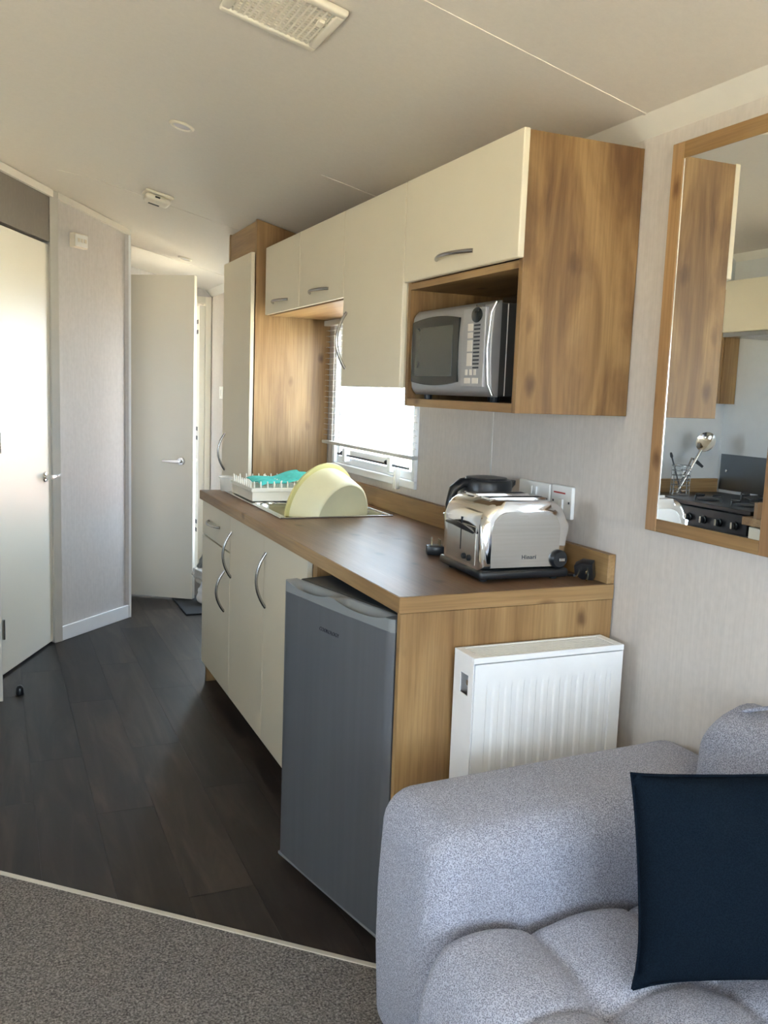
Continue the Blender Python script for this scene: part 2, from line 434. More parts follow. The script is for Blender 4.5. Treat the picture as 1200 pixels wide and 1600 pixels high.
wall_front = struct('wall_front', wall_cells(lambda b_, a, c, z, q: abox(b_, a, c, YF-0.09, YF, z, q), XL-0.09, XW+0.09, -0.05, 2.3, [FW]), 'wall')
wall_back = struct('wall_back', box(XL-0.09, XW+0.09, YB, YB+0.09, -0.05, 2.3), 'wall')

# floor base, carpet, planks
floor = struct('floor', box(XL-0.09, XW+0.09, YF-0.09, YB+0.09, -0.08, -0.004), 'blackmatt')
CA, CB = (XL, 2.49+0.902*0.95), (0.80, 1.764)       # carpet edge line
CB = (0.86, CA[1]-(0.86-XL)*(CA[1]-1.764)/(0.80-XL))
bm = bm_new()
prism(bm, [(XL, YF, -0.004), (XW, YF, -0.004), (XW, 1.735, -0.004), (CB[0]+0.01, CB[1], -0.004), (CA[0], CA[1], -0.004)], (0, 0, 0), (0, 0, 0.008))
carpet = struct('carpet', bm, 'carpet', floor)
carpet['label'] = 'grey-beige speckled carpet of the lounge'
PW_ = 0.175; PL_ = 1.05; mesh_cache = {}
def plank_clip(x0, x1, y0, y1):
    """clip a plank rectangle to the area behind the carpet edge"""
    poly = [(x0, y0), (x1, y0), (x1, y1), (x0, y1)]
    sl = (CB[1]-CA[1])/(CB[0]-CA[0])
    f = lambda p_: p_[1]-max(CA[1]+sl*(p_[0]-CA[0]), 1.735)
    # clip against the diagonal, then against y>=1.735
    for g in (lambda p_: p_[1]-(CA[1]+sl*(p_[0]-CA[0])), ):
        out = []
        for i in range(len(poly)):
            a_, b_ = poly[i], poly[(i+1) % len(poly)]; ga, gb = g(a_), g(b_)
            if ga >= 0: out.append(a_)
            if (ga >= 0) != (gb >= 0):
                t_ = ga/(ga-gb); out.append((a_[0]+(b_[0]-a_[0])*t_, a_[1]+(b_[1]-a_[1])*t_))
        poly = out
        if len(poly) < 3: return None
    if max(p_[1] for p_ in poly) <= 1.74: return None
    poly = [(p_[0], max(p_[1], 1.738)) for p_ in poly]
    return poly
ncol = int((XW-XL)/PW_)+1
for c_ in range(ncol):
    x0 = XL+c_*PW_; x1 = min(x0+PW_, XW); y = 1.2-random.random()*PL_
    while y < 6.45:
        y1 = y+PL_
        pl = plank_clip(x0+0.0003, x1-0.0003, y+0.0003, min(y1, 6.5)-0.0003)
        if pl and x1-x0 > 0.02:
            vis = not (x1 < -0.45 and y > 4.1) and not (x0 > 1.0 and y < 3.9)
            if vis:
                bm = bm_new(); cx, cy_ = (x0+x1)/2, (y+y1)/2
                prism(bm, [(p_[0]-cx, p_[1]-cy_, -0.004) for p_ in pl], (0, 0, 0), (0, 0, 0.004))
                o = obj('plank', bm, 'plank', floor, local=True); o.location = (cx, cy_, 0)
        y = y1
bm = bm_new(); obox(bm, CA, CB, -0.004, 0.012, 0.0, 0.006, 0.002)
struct('threshold_strip', bm, 'metalstrip', floor)

# ------------------------------------------------------------------ interior walls of hall and left side
PY = 3.93
struct('wall_partition', box(XL, 0.016, PY, PY+0.27, 0, 2.235), 'splash')
D0, D1 = (0.305, 4.79), (0.698, 5.189)
L1 = (0.267, 4.765); dd = Vector((0.421, 0.907)); dd.normalize()
DW_ = 0.60; L0 = (L1[0]-dd.x*DW_, L1[1]-dd.y*DW_)
LX = (L0[0]-dd.x*0.02, L0[1]-dd.y*0.02)
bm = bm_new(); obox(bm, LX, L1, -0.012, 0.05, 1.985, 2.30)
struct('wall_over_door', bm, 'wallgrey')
bm = bm_new(); obox(bm, D0, D1, 0.0, 0.05, 0, 2.30)
wall_diag = struct('wall_diagonal', bm, 'walllilac')
bm = bm_new(); abox(bm, 0.645, 0.698, 5.17, 5.76, 0, 2.25)
struct('wall_hall_left', bm, 'walllilac')
# trims: post by the partition, post between door and diagonal wall, outer corner bead
struct('trim_1', box(-0.03, 0.022, PY-0.012, PY+0.0, 0, 2.245, 0.003), 'trim')
bm = bm_new(); obox(bm, L1, D0, -0.016, 0.03, 0, 2.26, 0.003)
struct('trim_2', bm, 'trimgrey')
bm = bm_new(); abox(bm, 0.688, 0.712, 5.178, 5.205, 0, 2.2, 0.003)
struct('trim_3', bm, 'upvc')
bm = bm_new(); obox(bm, D0, D1, -0.012, 0.0, 0.0, 0.075, 0.003)
struct('baseboard_diagonal', bm, 'skirt')
def sloped_strip(p0, p1, off, th, hgt, name, mat='trim'):
    d = Vector((p1[0]-p0[0], p1[1]-p0[1], 0)); d.normalize(); nrm = Vector((d.y, -d.x, 0))
    bm = bm_new(); a0 = Vector((p0[0], p0[1], ceil_z(p0[0])))+nrm*off; a1 = Vector((p1[0], p1[1], ceil_z(p1[0])))+nrm*off
    prism(bm, [a0, a1, a1-Vector((0, 0, hgt)), a0-Vector((0, 0, hgt))], (0, 0, 0), nrm*th)
    return struct(name, bm, mat)
sloped_strip(D0, D1, 0.0, 0.016, 0.030, 'trim_4')
sloped_strip(LX, L1, 0.012, 0.016, 0.034, 'trim_5')
# cornice on the right wall
bm = bm_new(); prism(bm, [(XW, YF, 1.942), (XW-0.040, YF, 1.984), (XW, YF, 1.98)], (0, 0, 0), (0, YB-YF, 0))
struct('trim_6', bm, 'trim')
bm = bm_new(); prism(bm, [(XL, YF, 2.105), (XL+0.035, YF, 2.148), (XL, YF, 2.148)], (0, 0, 0), (0, PY-YF, 0))
struct('trim_7', bm, 'trim')
# wallpaper joint beads on the right wall
struct('trim_8', box(XW-0.002, XW, 2.452, 2.460, 0.95, 1.9), 'trimgrey')
# far hall wall with doorway
FY = 6.42; FD = (0.72, 1.392)
bm = wall_cells(lambda b_, a, c, z, q: abox(b_, a, c, FY, FY+0.05, z, q), XL, XW, 0, 2.25, [(FD[0], FD[1], 0, 1.90)])
struct('wall_far', bm, 'walllilac')
dr = sroot('door_3', (FD[1], FY, 0))
obj('door_frame', abox(abox(box(FD[1]-0.004, FD[1]+0.038, FY-0.014, FY+0.06, 0, 1.94, 0.003), FD[0]-0.045, FD[1]-0.004, FY-0.014, FY+0.06, 1.895, 1.94, 0.003), FD[0]-0.045, FD[0], FY-0.014, FY+0.06, 0, 1.90, 0.003), 'doorwhite', dr)
# an open door leaf edge-on in the doorway with hinge plates
jb = obj('door_lining', box(FD[1]-0.045, FD[1]-0.005, FY-0.006, FY+0.62, 0.0, 1.88, 0.002), 'doorwhite', dr)
for zz in (1.77, 1.70, 1.02, 0.955, 0.35, 0.29):
    obj('hinge_plate', box(FD[1]-0.0465, FD[1]-0.0445, FY+0.03, FY+0.20, zz-0.014, zz+0.014), 'darkgrey', jb)

# ------------------------------------------------------------------ doors
def lever(parent, p_, nrm, along, flip=1):
    """lever handle: rose plate, neck, lever. p_ on the door face; nrm outward; along = lever direction"""
    p_ = Vector(p_); nrm = Vector(nrm).normalized(); al = Vector(along).normalized(); upv = Vector((0, 0, 1))
    mm = Matrix.Identity(4)
    for i in range(3): mm[i][0] = al[i]; mm[i][1] = upv[i]; mm[i][2] = nrm[i]; mm[i][3] = p_[i]
    h = obj('door_handle', lathe(bm_new(), [(0.025, 0.0), (0.026, 0.004), (0.022, 0.009), (0.011, 0.011), (0.010, 0.034), (0.012, 0.042)], 20, mm), 'chrome', parent, smooth=40)
    bm = bm_new()
    tube(bm, [p_+nrm*0.040-al*0.010, p_+nrm*0.042+al*0.02, p_+nrm*0.041+al*0.06, p_+nrm*0.038+al*0.105], [0.011, 0.0115, 0.010, 0.008], 10, flat=(nrm, 0.6))
    obj('lever', bm, 'chrome', h, smooth=50)
    return h
d1 = sroot('door_1', (L0[0], L0[1], 0))
nl = Vector((dd.y, -dd.x, 0))                 # outward normal (towards the room)
bm = bm_new(); obox(bm, L0, L1, 0.0, 0.035, 0.012, 1.975, 0.002)
obj('door_leaf', bm, 'doorwhite', d1)
hp = Vector((0.234, 4.695, 0.857))
lever(d1, hp, nl, (dd.x, dd.y, 0))
for zz in (0.22, 1.05, 1.78):
    q = Vector((L0[0]+dd.x*0.03, L0[1]+dd.y*0.03, 0))
    bm = bm_new(); tube(bm, [q+nl*0.006+Vector((0, 0, zz-0.045)), q+nl*0.006+Vector((0, 0, zz+0.045))], 0.006, 8)
    obj('hinge', bm, 'chromesat', d1)
struct('door_post', box(-0.03, 0.018, PY+0.27, 4.215, 0, 2.24), 'trim')
# hall door standing open
HA, HB = (0.676, 5.767), (1.117, 5.469)
d2 = sroot('door_2', (HA[0], HA[1], 0))
bm = bm_new(); obox(bm, HA, HB, 0.0, 0.036, 0.014, 1.97, 0.002)
obj('door_leaf', bm, 'doorwhite', d2)
hd = Vector((HB[0]-HA[0], HB[1]-HA[1], 0)).normalized(); hn = Vector((hd.y, -hd.x, 0))
lever(d2, Vector((1.053, 5.512, 0.867)), hn, -hd)
bm = bm_new(); c_ = Vector((HB[0], HB[1], 0.875))-hn*0.018
obox(bm, (HB[0]-hd.x*0.001, HB[1]-hd.y*0.001), (HB[0]+hd.x*0.001, HB[1]+hd.y*0.001), 0.010, 0.026, 0.83, 0.92)
obj('latch_plate', bm, 'chromesat', d2)
bm = bm_new(); obox(bm, HB, (HB[0]+hd.x*0.010, HB[1]+hd.y*0.010), 0.013, 0.023, 0.866, 0.884, 0.002)
obj('latch', bm, 'chrome', d2)

# ------------------------------------------------------------------ kitchen window, blind
def window_frame(root, q, axis, x_in, depth=0.07, fr=0.045, mat='upvc'):
    a0, a1, z0, z1 = q
    mk = (lambda a, c, z, e: (x_in, x_in+depth, a, c, z, e)) if axis == 'x' else (lambda a, c, z, e: (a, c, x_in, x_in+depth, z, e))
    bm = bm_new()
    abox(bm, *mk(a0, a1, z0, z0+fr), 0.004); abox(bm, *mk(a0, a1, z1-fr, z1), 0.004)
    abox(bm, *mk(a0, a0+fr, z0+fr, z1-fr), 0.004); abox(bm, *mk(a1-fr, a1, z0+fr, z1-fr), 0.004)
    f_ = obj('window_frame', bm, mat, root)
    mid = depth*0.5
    bm = bm_new()
    if axis == 'x': abox(bm, x_in+mid, x_in+mid+0.006, a0+fr, a1-fr, z0+fr, z1-fr)
    else: abox(bm, a0+fr, a1-fr, x_in+mid, x_in+mid+0.006, z0+fr, z1-fr)
    obj('pane', bm, 'glass', root)
    return f_
w1 = sroot('window_1', (XW, (KW[0]+KW[1])/2, KW[2]))
f1 = window_frame(w1, KW, 'x', XW-0.012, 0.075, 0.030)
# inner opening sash and stay
a0, a1, z0, z1 = KW
bm = bm_new()
for q in ((a0+0.03, a1-0.03, z0+0.03, z0+0.062), (a0+0.03, a1-0.03, z1-0.06, z1-0.03), (a0+0.03, a0+0.055, z0+0.062, z1-0.06), (a1-0.055, a1-0.03, z0+0.062, z1-0.06)):
    abox(bm, XW+0.004, XW+0.05, *q, 0.003)
sash = obj('sash', bm, 'upvc', w1)
bm = bm_new(); tube(bm, [(XW-0.008, a0+0.06, z0+0.073), (XW-0.008, a1-0.07, z0+0.073)], 0.005, 8); obj('stay_bar', bm, 'darkgrey', sash)
bm = bm_new(); abox(bm, XW-0.012, XW+0.004, a0+0.20, a1-0.22, z0+0.076, z0+0.10, 0.003); obj('locking_bar', bm, 'upvc', sash)
for yy in (a0+0.22, a1-0.17):
    bm = bm_new(); abox(bm, XW-0.022, XW+0.006, yy-0.017, yy+0.017, z0+0.045, z0+0.105, 0.005); ct = obj('stay_catch', bm, 'upvc', sash)
    bm = bm_new(); lathe(bm, [(0.010, 0), (0.011, 0.006), (0.009, 0.014)], 12, Matrix.Translation((XW-0.012, yy+0.030, z0+0.080)) @ Matrix.Rotation(-PI/2, 4, 'X')); obj('knob', bm, 'black', ct)
bm = bm_new(); abox(bm, XW-0.028, XW-0.008, a0+0.13, a0+0.155, z0-0.012, z0+0.07, 0.004); obj('blind_cord_clip', bm, 'clear', w1)
# venetian blind: slats open, partly above bottom rail
bl = thing('venetian_blind', 'pale grey venetian blind with open slats hanging at the kitchen window', 'blind', (XW-0.032, 3.43, 1.62))
B0, B1 = 2.947, 3.912
obj('head_rail', box(XW-0.050, XW-0.014, B0, B1, 1.612, 1.635, 0.002), 'trimgrey', bl)
mesh_sl = None
for k in range(20):
    zz = 1.125+k*0.0245
    if mesh_sl is None:
        bm = bm_new()
        grid(bm, 4, 1, lambda u, v: Vector((-0.0075+0.015*u, (B0-B1)/2+(B1-B0)*v, 0.0018*(1-(2*u-1)**2))))
        r_ = bmesh.ops.extrude_face_region(bm, geom=bm.faces[:]); bmesh.ops.translate(bm, vec=(0, 0, 0.0007), verts=[e for e in r_['geom'] if isinstance(e, bmesh.types.BMVert)])
        o = obj('slat', bm, 'slat', bl, local=True); mesh_sl = o.data
    else:
        o = link('slat', mesh_sl, None, bl)
    o.location = (0, 0, zz-1.62); o.rotation_euler = (0, 0.12, 0)
obj('bottom_rail', box(XW-0.046, XW-0.020, B0-0.004, B1+0.004, 1.088, 1.102, 0.003), 'trimgrey', bl)
for yy in (B0+0.13, (B0+B1)/2, B1-0.13):
    for xx in (XW-0.045, XW-0.0195):
        obj('ladder_cord', tube(bm_new(), [(xx, yy, 1.10), (xx, yy, 1.61)], 0.0008, 5), 'upvc', bl)

# ------------------------------------------------------------------ other windows (out of view, some added as fill light), entrance door
for k, (q, ax_, xi) in enumerate(((FW, 'y', YF-0.08), (LW, 'x', XL-0.08), (LW_FILL, 'x', XL-0.08), (BW_FILL, 'x', XL-0.08), (BW, 'x', XW+0.005), (EW, 'x', XW+0.005))):
    rr = sroot('window_%d' % (k+2), ((q[0]+q[1])/2, xi, q[2]) if ax_ == 'y' else (xi, (q[0]+q[1])/2, q[2]))
    window_frame(rr, q, ax_, xi, 0.07, 0.05)

# ------------------------------------------------------------------ base cabinets
XD = 0.852          # door faces
def door_slab(parent, y0, y1, z0, z1, x, th=0.018, name='door', mat='cream'):
    return obj(name, box(x, x+th, y0, y1, z0, z1, 0.0025), mat, parent)
XC = XD+0.018
du = thing('base_cabinet', 'cream base unit with one drawer above a door, farthest under the worktop', 'cabinet', (1.1, 3.70, 0), group='base units under the worktop')
bm = bm_new()
abox(bm, XC, 1.42, 3.452, 3.468, 0.075, 0.83); abox(bm, XC, 1.42, 3.935, 3.953, 0.0, 0.83); abox(bm, XC, 1.42, 3.468, 3.935, 0.075, 0.091); abox(bm, 1.405, 1.42, 3.468, 3.935, 0.091, 0.83)
obj('carcass', bm, 'oak_v', du)
dw = door_slab(du, 3.452, 3.955, 0.680, 0.826, XD, name='drawer')
obj('handle', bow((XD, 3.62, 0.752), (XD, 3.825, 0.752), (-1, 0, 0), 0.028), 'chromesat', dw, smooth=60)
dd1 = door_slab(du, 3.452, 3.955, 0.092, 0.674, XD)
obj('handle', bow((XD, 3.532, 0.422), (XD, 3.532, 0.590), (-1, 0, 0), 0.034), 'chromesat', dd1, smooth=60)
du2 = thing('base_cabinet', 'wide cream base unit with two doors, between the drawer unit and the fridge', 'cabinet', (1.1, 2.95, 0), group='base units under the worktop')
bm = bm_new()
abox(bm, XC, 1.42, 2.464, 2.500, 0.0, 0.83); abox(bm, XC, 1.42, 3.434, 3.450, 0.075, 0.83); abox(bm, XC, 1.42, 2.500, 3.434, 0.075, 0.091); abox(bm, 1.405, 1.42, 2.5, 3.434, 0.091, 0.83)
obj('carcass', bm, 'oak_v', du2)
da = door_slab(du2, 2.968, 3.447, 0.092, 0.826, XD)
obj('handle', bow((XD, 3.425, 0.584), (XD, 3.425, 0.766), (-1, 0, 0), 0.034), 'chromesat', da, smooth=60)
db = door_slab(du2, 2.503, 2.9668, 0.092, 0.826, XD)
obj('handle', bow((XD, 2.937, 0.579), (XD, 2.937, 0.771), (-1, 0, 0), 0.034), 'chromesat', db, smooth=60)
tag(obj('plinth', box(0.93, 0.946, 2.502, 3.933, 0.001, 0.074), 'oak_h', None, origin=(0.938, 3.2, 0.001)), 'oak plinth board recessed under the cream base units', 'plinth')
YE = 1.810
ep = tag(obj('end_panel', box(0.842, XW-0.004, YE, YE+0.018, 0.003, 0.832, 0.001), 'oak_v', None, origin=(1.1, YE, 0.003)), 'tall oak end panel of the worktop run behind the radiator', 'panel')

# worktop with square front edge and upstand
wt = thing('worktop', 'long brown oak-effect worktop running below the window', 'worktop', (1.13, 2.87, 0.833))
ZW = 0.871
SX0, SX1, SY0, SY1 = 0.930, 1.362, 3.035, 3.905     # sink outline
BX0, BX1, BY0, BY1 = 0.953, 1.345, 3.052, 3.425       # cut-out for bowl
bm = wall_cells(lambda b_, a, c, z, q: abox(b_, z, q, a, c, ZW-0.036, ZW), YE+0.003, 3.955, 0.840, XW-0.003, [(BY0, BY1, BX0, BX1)])
obj('top', bm, 'worktop', wt)
obj('edge_strip', box(0.8375, 0.8398, YE+0.001, 3.956, ZW-0.038, ZW-0.0006, 0.0008), 'oak_h', wt)
obj('edge_strip', box(0.8378, XW-0.003, YE-0.001, YE+0.0025, ZW-0.038, ZW-0.0006, 0.0008), 'oak_x', wt)
obj('upstand', box(XW-0.024, XW-0.002, YE+0.001, 3.915, ZW+0.0005, 0.946, 0.0015), 'oak_h', wt)

# ------------------------------------------------------------------ sink, tap
sk = thing('sink', 'stainless steel sink with drainer set into the worktop', 'sink', (1.146, 3.47, ZW))
bm = wall_cells(lambda b_, a, c, z, q: abox(b_, z, q, a, c, ZW+0.0004, ZW+0.004), SY0, SY1, SX0, SX1, [(BY0+0.004, BY1-0.004, BX0+0.004, BX1-0.004)])
obj('rim', bm, 'steel', sk)
bm = bm_new()
abox(bm, SX0-0.003, SX0+0.006, SY0-0.003, SY1+0.003, ZW+0.0004, ZW+0.0055, 0.0015); abox(bm, SX1-0.006, SX1+0.003, SY0-0.003, SY1+0.003, ZW+0.0004, ZW+0.0055, 0.0015)
abox(bm, SX0, SX1, SY0-0.003, SY0+0.006, ZW+0.0004, ZW+0.0055, 0.0015); abox(bm, SX0, SX1, SY1-0.006, SY1+0.003, ZW+0.0004, ZW+0.0055, 0.0015)
obj('rolled_edge', bm, 'steel', sk)
bm = bm_new(); dpt = 0.195
def rr_ring(x0, x1, y0, y1, r, z, n=6):
    pts = []
    for cx, cy_, a_ in ((x1-r, y1-r, 0), (x0+r, y1-r, 90), (x0+r, y0+r, 180), (x1-r, y0+r, 270)):
        for k in range(n+1):
            an = math.radians(a_+90*k/n); pts.append((cx+r*math.cos(an), cy_+r*math.sin(an), z))
    return pts
rings = [rr_ring(BX0, BX1, BY0, BY1, 0.05, ZW+0.004), rr_ring(BX0+0.006, BX1-0.006, BY0+0.006, BY1-0.006, 0.05, ZW-0.01), rr_ring(BX0+0.02, BX1-0.02, BY0+0.02, BY1-0.02, 0.05, ZW-dpt+0.02), rr_ring(BX0+0.04, BX1-0.04, BY0+0.04, BY1-0.04, 0.05, ZW-dpt)]
vr = [[bm.verts.new(p_) for p_ in r_] for r_ in rings]
for a_, b_ in zip(vr[:-1], vr[1:]):
    for k in range(len(a_)): bm.faces.new((a_[k], a_[(k+1) % len(a_)], b_[(k+1) % len(a_)], b_[k]))
bm.faces.new(vr[-1]); obj('bowl', bm, 'steel', sk, smooth=50)
for k in range(8):
    xx = SX0+0.07+k*0.041
    obj('drainer_rib', box(xx, xx+0.012, 3.46, 3.86, ZW+0.003, ZW+0.007, 0.002), 'steel', sk)
for k in range(2):
    bm = bm_new(); lathe(bm, [(0.016, 0), (0.016, 0.002), (0.010, 0.0035)], 16, Matrix.Translation((SX0+0.035+k*0.05, 3.445, ZW+0.004))); obj('overflow_cap', bm, 'chrome', sk)
tp = thing('tap', 'small chrome mixer tap behind the sink bowl', 'tap', (1.335, 3.60, ZW+0.004))
bm = bm_new(); lathe(bm, [(0.022, 0), (0.022, 0.012), (0.016, 0.02), (0.015, 0.07), (0.010, 0.078)], 18, Matrix.Translation((1.335, 3.60, ZW+0.0045))); obj('body', bm, 'chrome', tp, smooth=40)
bm = bm_new(); tube(bm, [(1.335, 3.60, ZW+0.055), (1.30, 3.57, ZW+0.085), (1.26, 3.52, ZW+0.085), (1.235, 3.48, ZW+0.060)], 0.009, 10); obj('spout', bm, 'chrome', tp, smooth=60)
for s in (-1, 1):
    bm = bm_new(); lathe(bm, [(0.013, 0), (0.015, 0.01), (0.014, 0.03), (0.006, 0.034)], 14, Matrix.Translation((1.335, 3.60+s*0.025, ZW+0.05)) @ Matrix.Rotation(-s*PI/2.6, 4, 'X')); obj('knob', bm, 'chrome', tp, smooth=40)

# washing-up bowl lying on its side in the sink bowl
ax = Vector((0.42, -0.88, -0.20)).normalized()
ctr = Vector((1.140, 3.225, 0.880))
zq = ax.to_track_quat('Z', 'Y').to_matrix().to_4x4()
mm = Matrix.Translation(ctr) @ zq
tb = thing('washing_up_bowl', 'round cream plastic washing-up bowl tipped on its side in the sink', 'bowl', ctr)
R_ = 0.168
bm = bm_new(); lathe(bm, [(R_-0.004, 0.004), (R_-0.006, 0.03), (R_-0.018, 0.085), (R_-0.026, 0.118), (R_-0.034, 0.128), (R_-0.038, 0.1285), (R_-0.041, 0.126), (0.05, 0.125), (0.001, 0.125), (0.001, 0.121), (0.05, 0.121), (R_-0.044, 0.121), (R_-0.032, 0.112), (R_-0.024, 0.08), (R_-0.011, 0.028), (R_-0.009, 0.004)], 56, mm, caps=False)
obj('body', bm, 'tub', tb, smooth=45)
bm = bm_new(); lathe(bm, [(R_-0.010, 0.0), (R_+0.010, -0.002), (R_+0.013, 0.002), (R_+0.012, 0.008), (R_-0.004, 0.010), (R_-0.010, 0.006), (R_-0.010, 0.0)], 56, mm, caps=False)
obj('rim', bm, 'tubrim', tb, smooth=50)

# dish rack
rk = thing('dish_rack', 'cream plastic dish drainer with upright pegs beside the sink', 'dish rack', (1.07, 3.63, ZW+0.007))
RX0, RX1, RY0, RY1, RZ0, RZ1 = 0.945, 1.205, 3.47, 3.80, ZW+0.0085, 0.938
bm = bm_new()
for q in ((RX0, RX1, RY0, RY0+0.004), (RX0, RX1, RY1-0.004, RY1), (RX0, RX0+0.004, RY0+0.004, RY1-0.004), (RX1-0.004, RX1, RY0+0.004, RY1-0.004)):
    abox(bm, q[0], q[1], q[2], q[3], RZ0, RZ1-0.022)
abox(bm, RX0+0.004, RX1-0.004, RY0+0.004, RY1-0.004, RZ0, RZ0+0.004)
obj('tray', bm, 'rack', rk)
bm = bm_new()
for q in ((RX0-0.006, RX1+0.006, RY0-0.006, RY0+0.006), (RX0-0.006, RX1+0.006, RY1-0.006, RY1+0.006), (RX0-0.006, RX0+0.006, RY0+0.006, RY1-0.006), (RX1-0.006, RX1+0.006, RY0+0.006, RY1-0.006)):
    abox(bm, q[0], q[1], q[2], q[3], RZ1-0.022, RZ1-0.006, 0.003)
for k in range(6):
    yy = RY0+0.05+k*0.046; abox(bm, RX0, RX1, yy-0.003, yy+0.003, RZ1-0.018, RZ1-0.012)
obj('rim', bm, 'rack', rk)
pm = None
pegs = [(RX0+0.006+k*(RX1-RX0-0.012)/9, y_) for k in range(10) for y_ in (RY0, RY1)]+[(x_, RY0+0.033+k*0.033) for k in range(9) for x_ in (RX0, RX1)]+[(RX0+0.13, RY0+0.033+k*0.033) for k in range(9)]
for (x_, y_) in pegs:
    if pm is None:
        bm = bm_new(); lathe(bm, [(0.0042, 0), (0.0035, 0.016), (0.0022, 0.028)], 8); o = obj('peg', bm, 'rack', rk, local=True, smooth=50); pm = o.data
    else: o = link('peg', pm, None, rk)
    o.location = (x_-1.07, y_-3.63, RZ1-0.008-(ZW+0.007))
# cutlery cup at the rack's near corner
bm = bm_new(); lathe(bm, [(0.026, 0.0), (0.030, 0.05), (0.036, 0.062), (0.034, 0.062), (0.028, 0.05), (0.024, 0.003)], 16, Matrix.Translation((0.935+0.0, 3.86, ZW+0.0065)), caps=False)
tag(obj('cutlery_cup', bm, 'clear', None, origin=(0.935, 3.86, ZW+0.0065), smooth=50), 'clear plastic cutlery cup at the far end of the dish rack', 'cup')
# teal cloth lying over rack
bm = bm_new()
def cl(u, v):
    x = 0.985+u*0.225; y = 3.50+v*0.22
    z = 0.952+0.024*max(0, math.sin((u-0.45)*3.2))**1.2+0.004*math.sin(v*9+u*4)-0.010*(v < 0.03)-0.008*max(0, (0.1-u))/0.1
    return Vector((x, y+0.006*math.sin(u*8), z))
grid(bm, 24, 14, cl)
r_ = bmesh.ops.extrude_face_region(bm, geom=bm.faces[:]); bmesh.ops.translate(bm, vec=(0, 0, 0.004), verts=[e for e in r_['geom'] if isinstance(e, bmesh.types.BMVert)])
tag(obj('dish_cloth', bm, 'teal', None, origin=(1.1, 3.6, 0.944), smooth=60), 'turquoise dish cloth lying across the pegs of the dish rack', 'cloth')

# ------------------------------------------------------------------ wall cabinets
XU = 1.098; XUC = 1.116
ZB, ZM, ZTP = 1.291, 1.640, 1.921
YM0, YM1 = 1.810, 2.432
mwc = thing('wall_cabinet', 'oak wall unit with cream lift-up door over the open microwave shelf', 'cabinet', (1.27, 2.12, ZB), group='wall units above the worktop')
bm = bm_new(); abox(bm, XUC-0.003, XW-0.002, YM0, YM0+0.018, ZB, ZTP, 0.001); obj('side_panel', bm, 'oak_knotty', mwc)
obj('side_panel', box(XUC, XW-0.002, YM1-0.018, YM1, ZB, ZTP), 'oak_knotty', mwc)
obj('shelf', box(XUC, XW-0.002, YM0+0.018, YM1-0.018, ZB, ZB+0.022), 'oak_h', mwc)
obj('shelf', box(XUC, XW-0.002, YM0+0.018, YM1-0.018, ZM-0.018, ZM), 'oak_h', mwc)
obj('top_panel', box(XUC, XW-0.002, YM0+0.018, YM1-0.018, ZTP-0.016, ZTP), 'oak_h', mwc)
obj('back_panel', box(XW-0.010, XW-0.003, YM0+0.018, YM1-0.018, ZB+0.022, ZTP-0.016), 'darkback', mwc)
d_ = obj('door', box(XU, XU+0.0165, YM0-0.001, YM1-0.0025, ZM+0.002, ZTP+0.003, 0.003), 'cream', mwc)
obj('handle', bow((XU, 2.022, 1.683), (XU, 2.222, 1.683), (-1, 0, 0), 0.028), 'chromesat', d_, smooth=60)
tc = thing('wall_cabinet', 'narrow cream wall unit with tall door hanging lower, left of the microwave', 'cabinet', (1.27, 2.68, 1.343), group='wall units above the worktop')
bm = bm_new(); abox(bm, XUC, XW-0.002, 2.434, 2.450, 1.345, ZTP); abox(bm, XUC, XW-0.002, 2.905, 2.921, 1.345, ZTP); abox(bm, XUC, XW-0.002, 2.450, 2.905, 1.345, 1.361); abox(bm, XUC, XW-0.002, 2.450, 2.905, ZTP-0.016, ZTP); abox(bm, XW-0.01, XW-0.003, 2.450, 2.905, 1.361, ZTP-0.016)
obj('carcass', bm, 'cream', tc)
d_ = obj('door', box(XU, XU+0.0165, 2.4345, 2.9195, 1.343, ZTP+0.003, 0.003), 'cream', tc)
obj('handle', bow((XU, 2.882, 1.402), (XU, 2.882, 1.588), (-1, 0, 0), 0.034), 'chromesat', d_, smooth=60)
sc_ = thing('wall_cabinet', 'short cream wall unit with two small doors above the window', 'cabinet', (1.27, 3.40, ZM), group='wall units above the worktop')
bm = bm_new(); abox(bm, XUC, XW-0.002, 2.923, 2.939, ZM, ZTP); abox(bm, XUC, XW-0.002, 3.862, 3.878, ZM, ZTP); abox(bm, XUC, XW-0.002, 2.939, 3.862, ZM-0.004, ZM+0.012); abox(bm, XUC, XW-0.002, 2.939, 3.862, ZTP-0.016, ZTP); abox(bm, XW-0.01, XW-0.003, 2.939, 3.862, ZM+0.012, ZTP-0.016)
obj('carcass', bm, 'oak_h', sc_)
for (y0, y1, h0, h1) in ((3.4085, 3.878, 3.550, 3.752), (2.9235, 3.4035, 3.070, 3.272)):
    d_ = obj('door', box(XU, XU+0.0165, y0, y1, ZM+0.001, ZTP+0.003, 0.003), 'cream', sc_)
    obj('handle', bow((XU, h0, 1.683), (XU, h1, 1.683), (-1, 0, 0), 0.028), 'chromesat', d_, smooth=60)

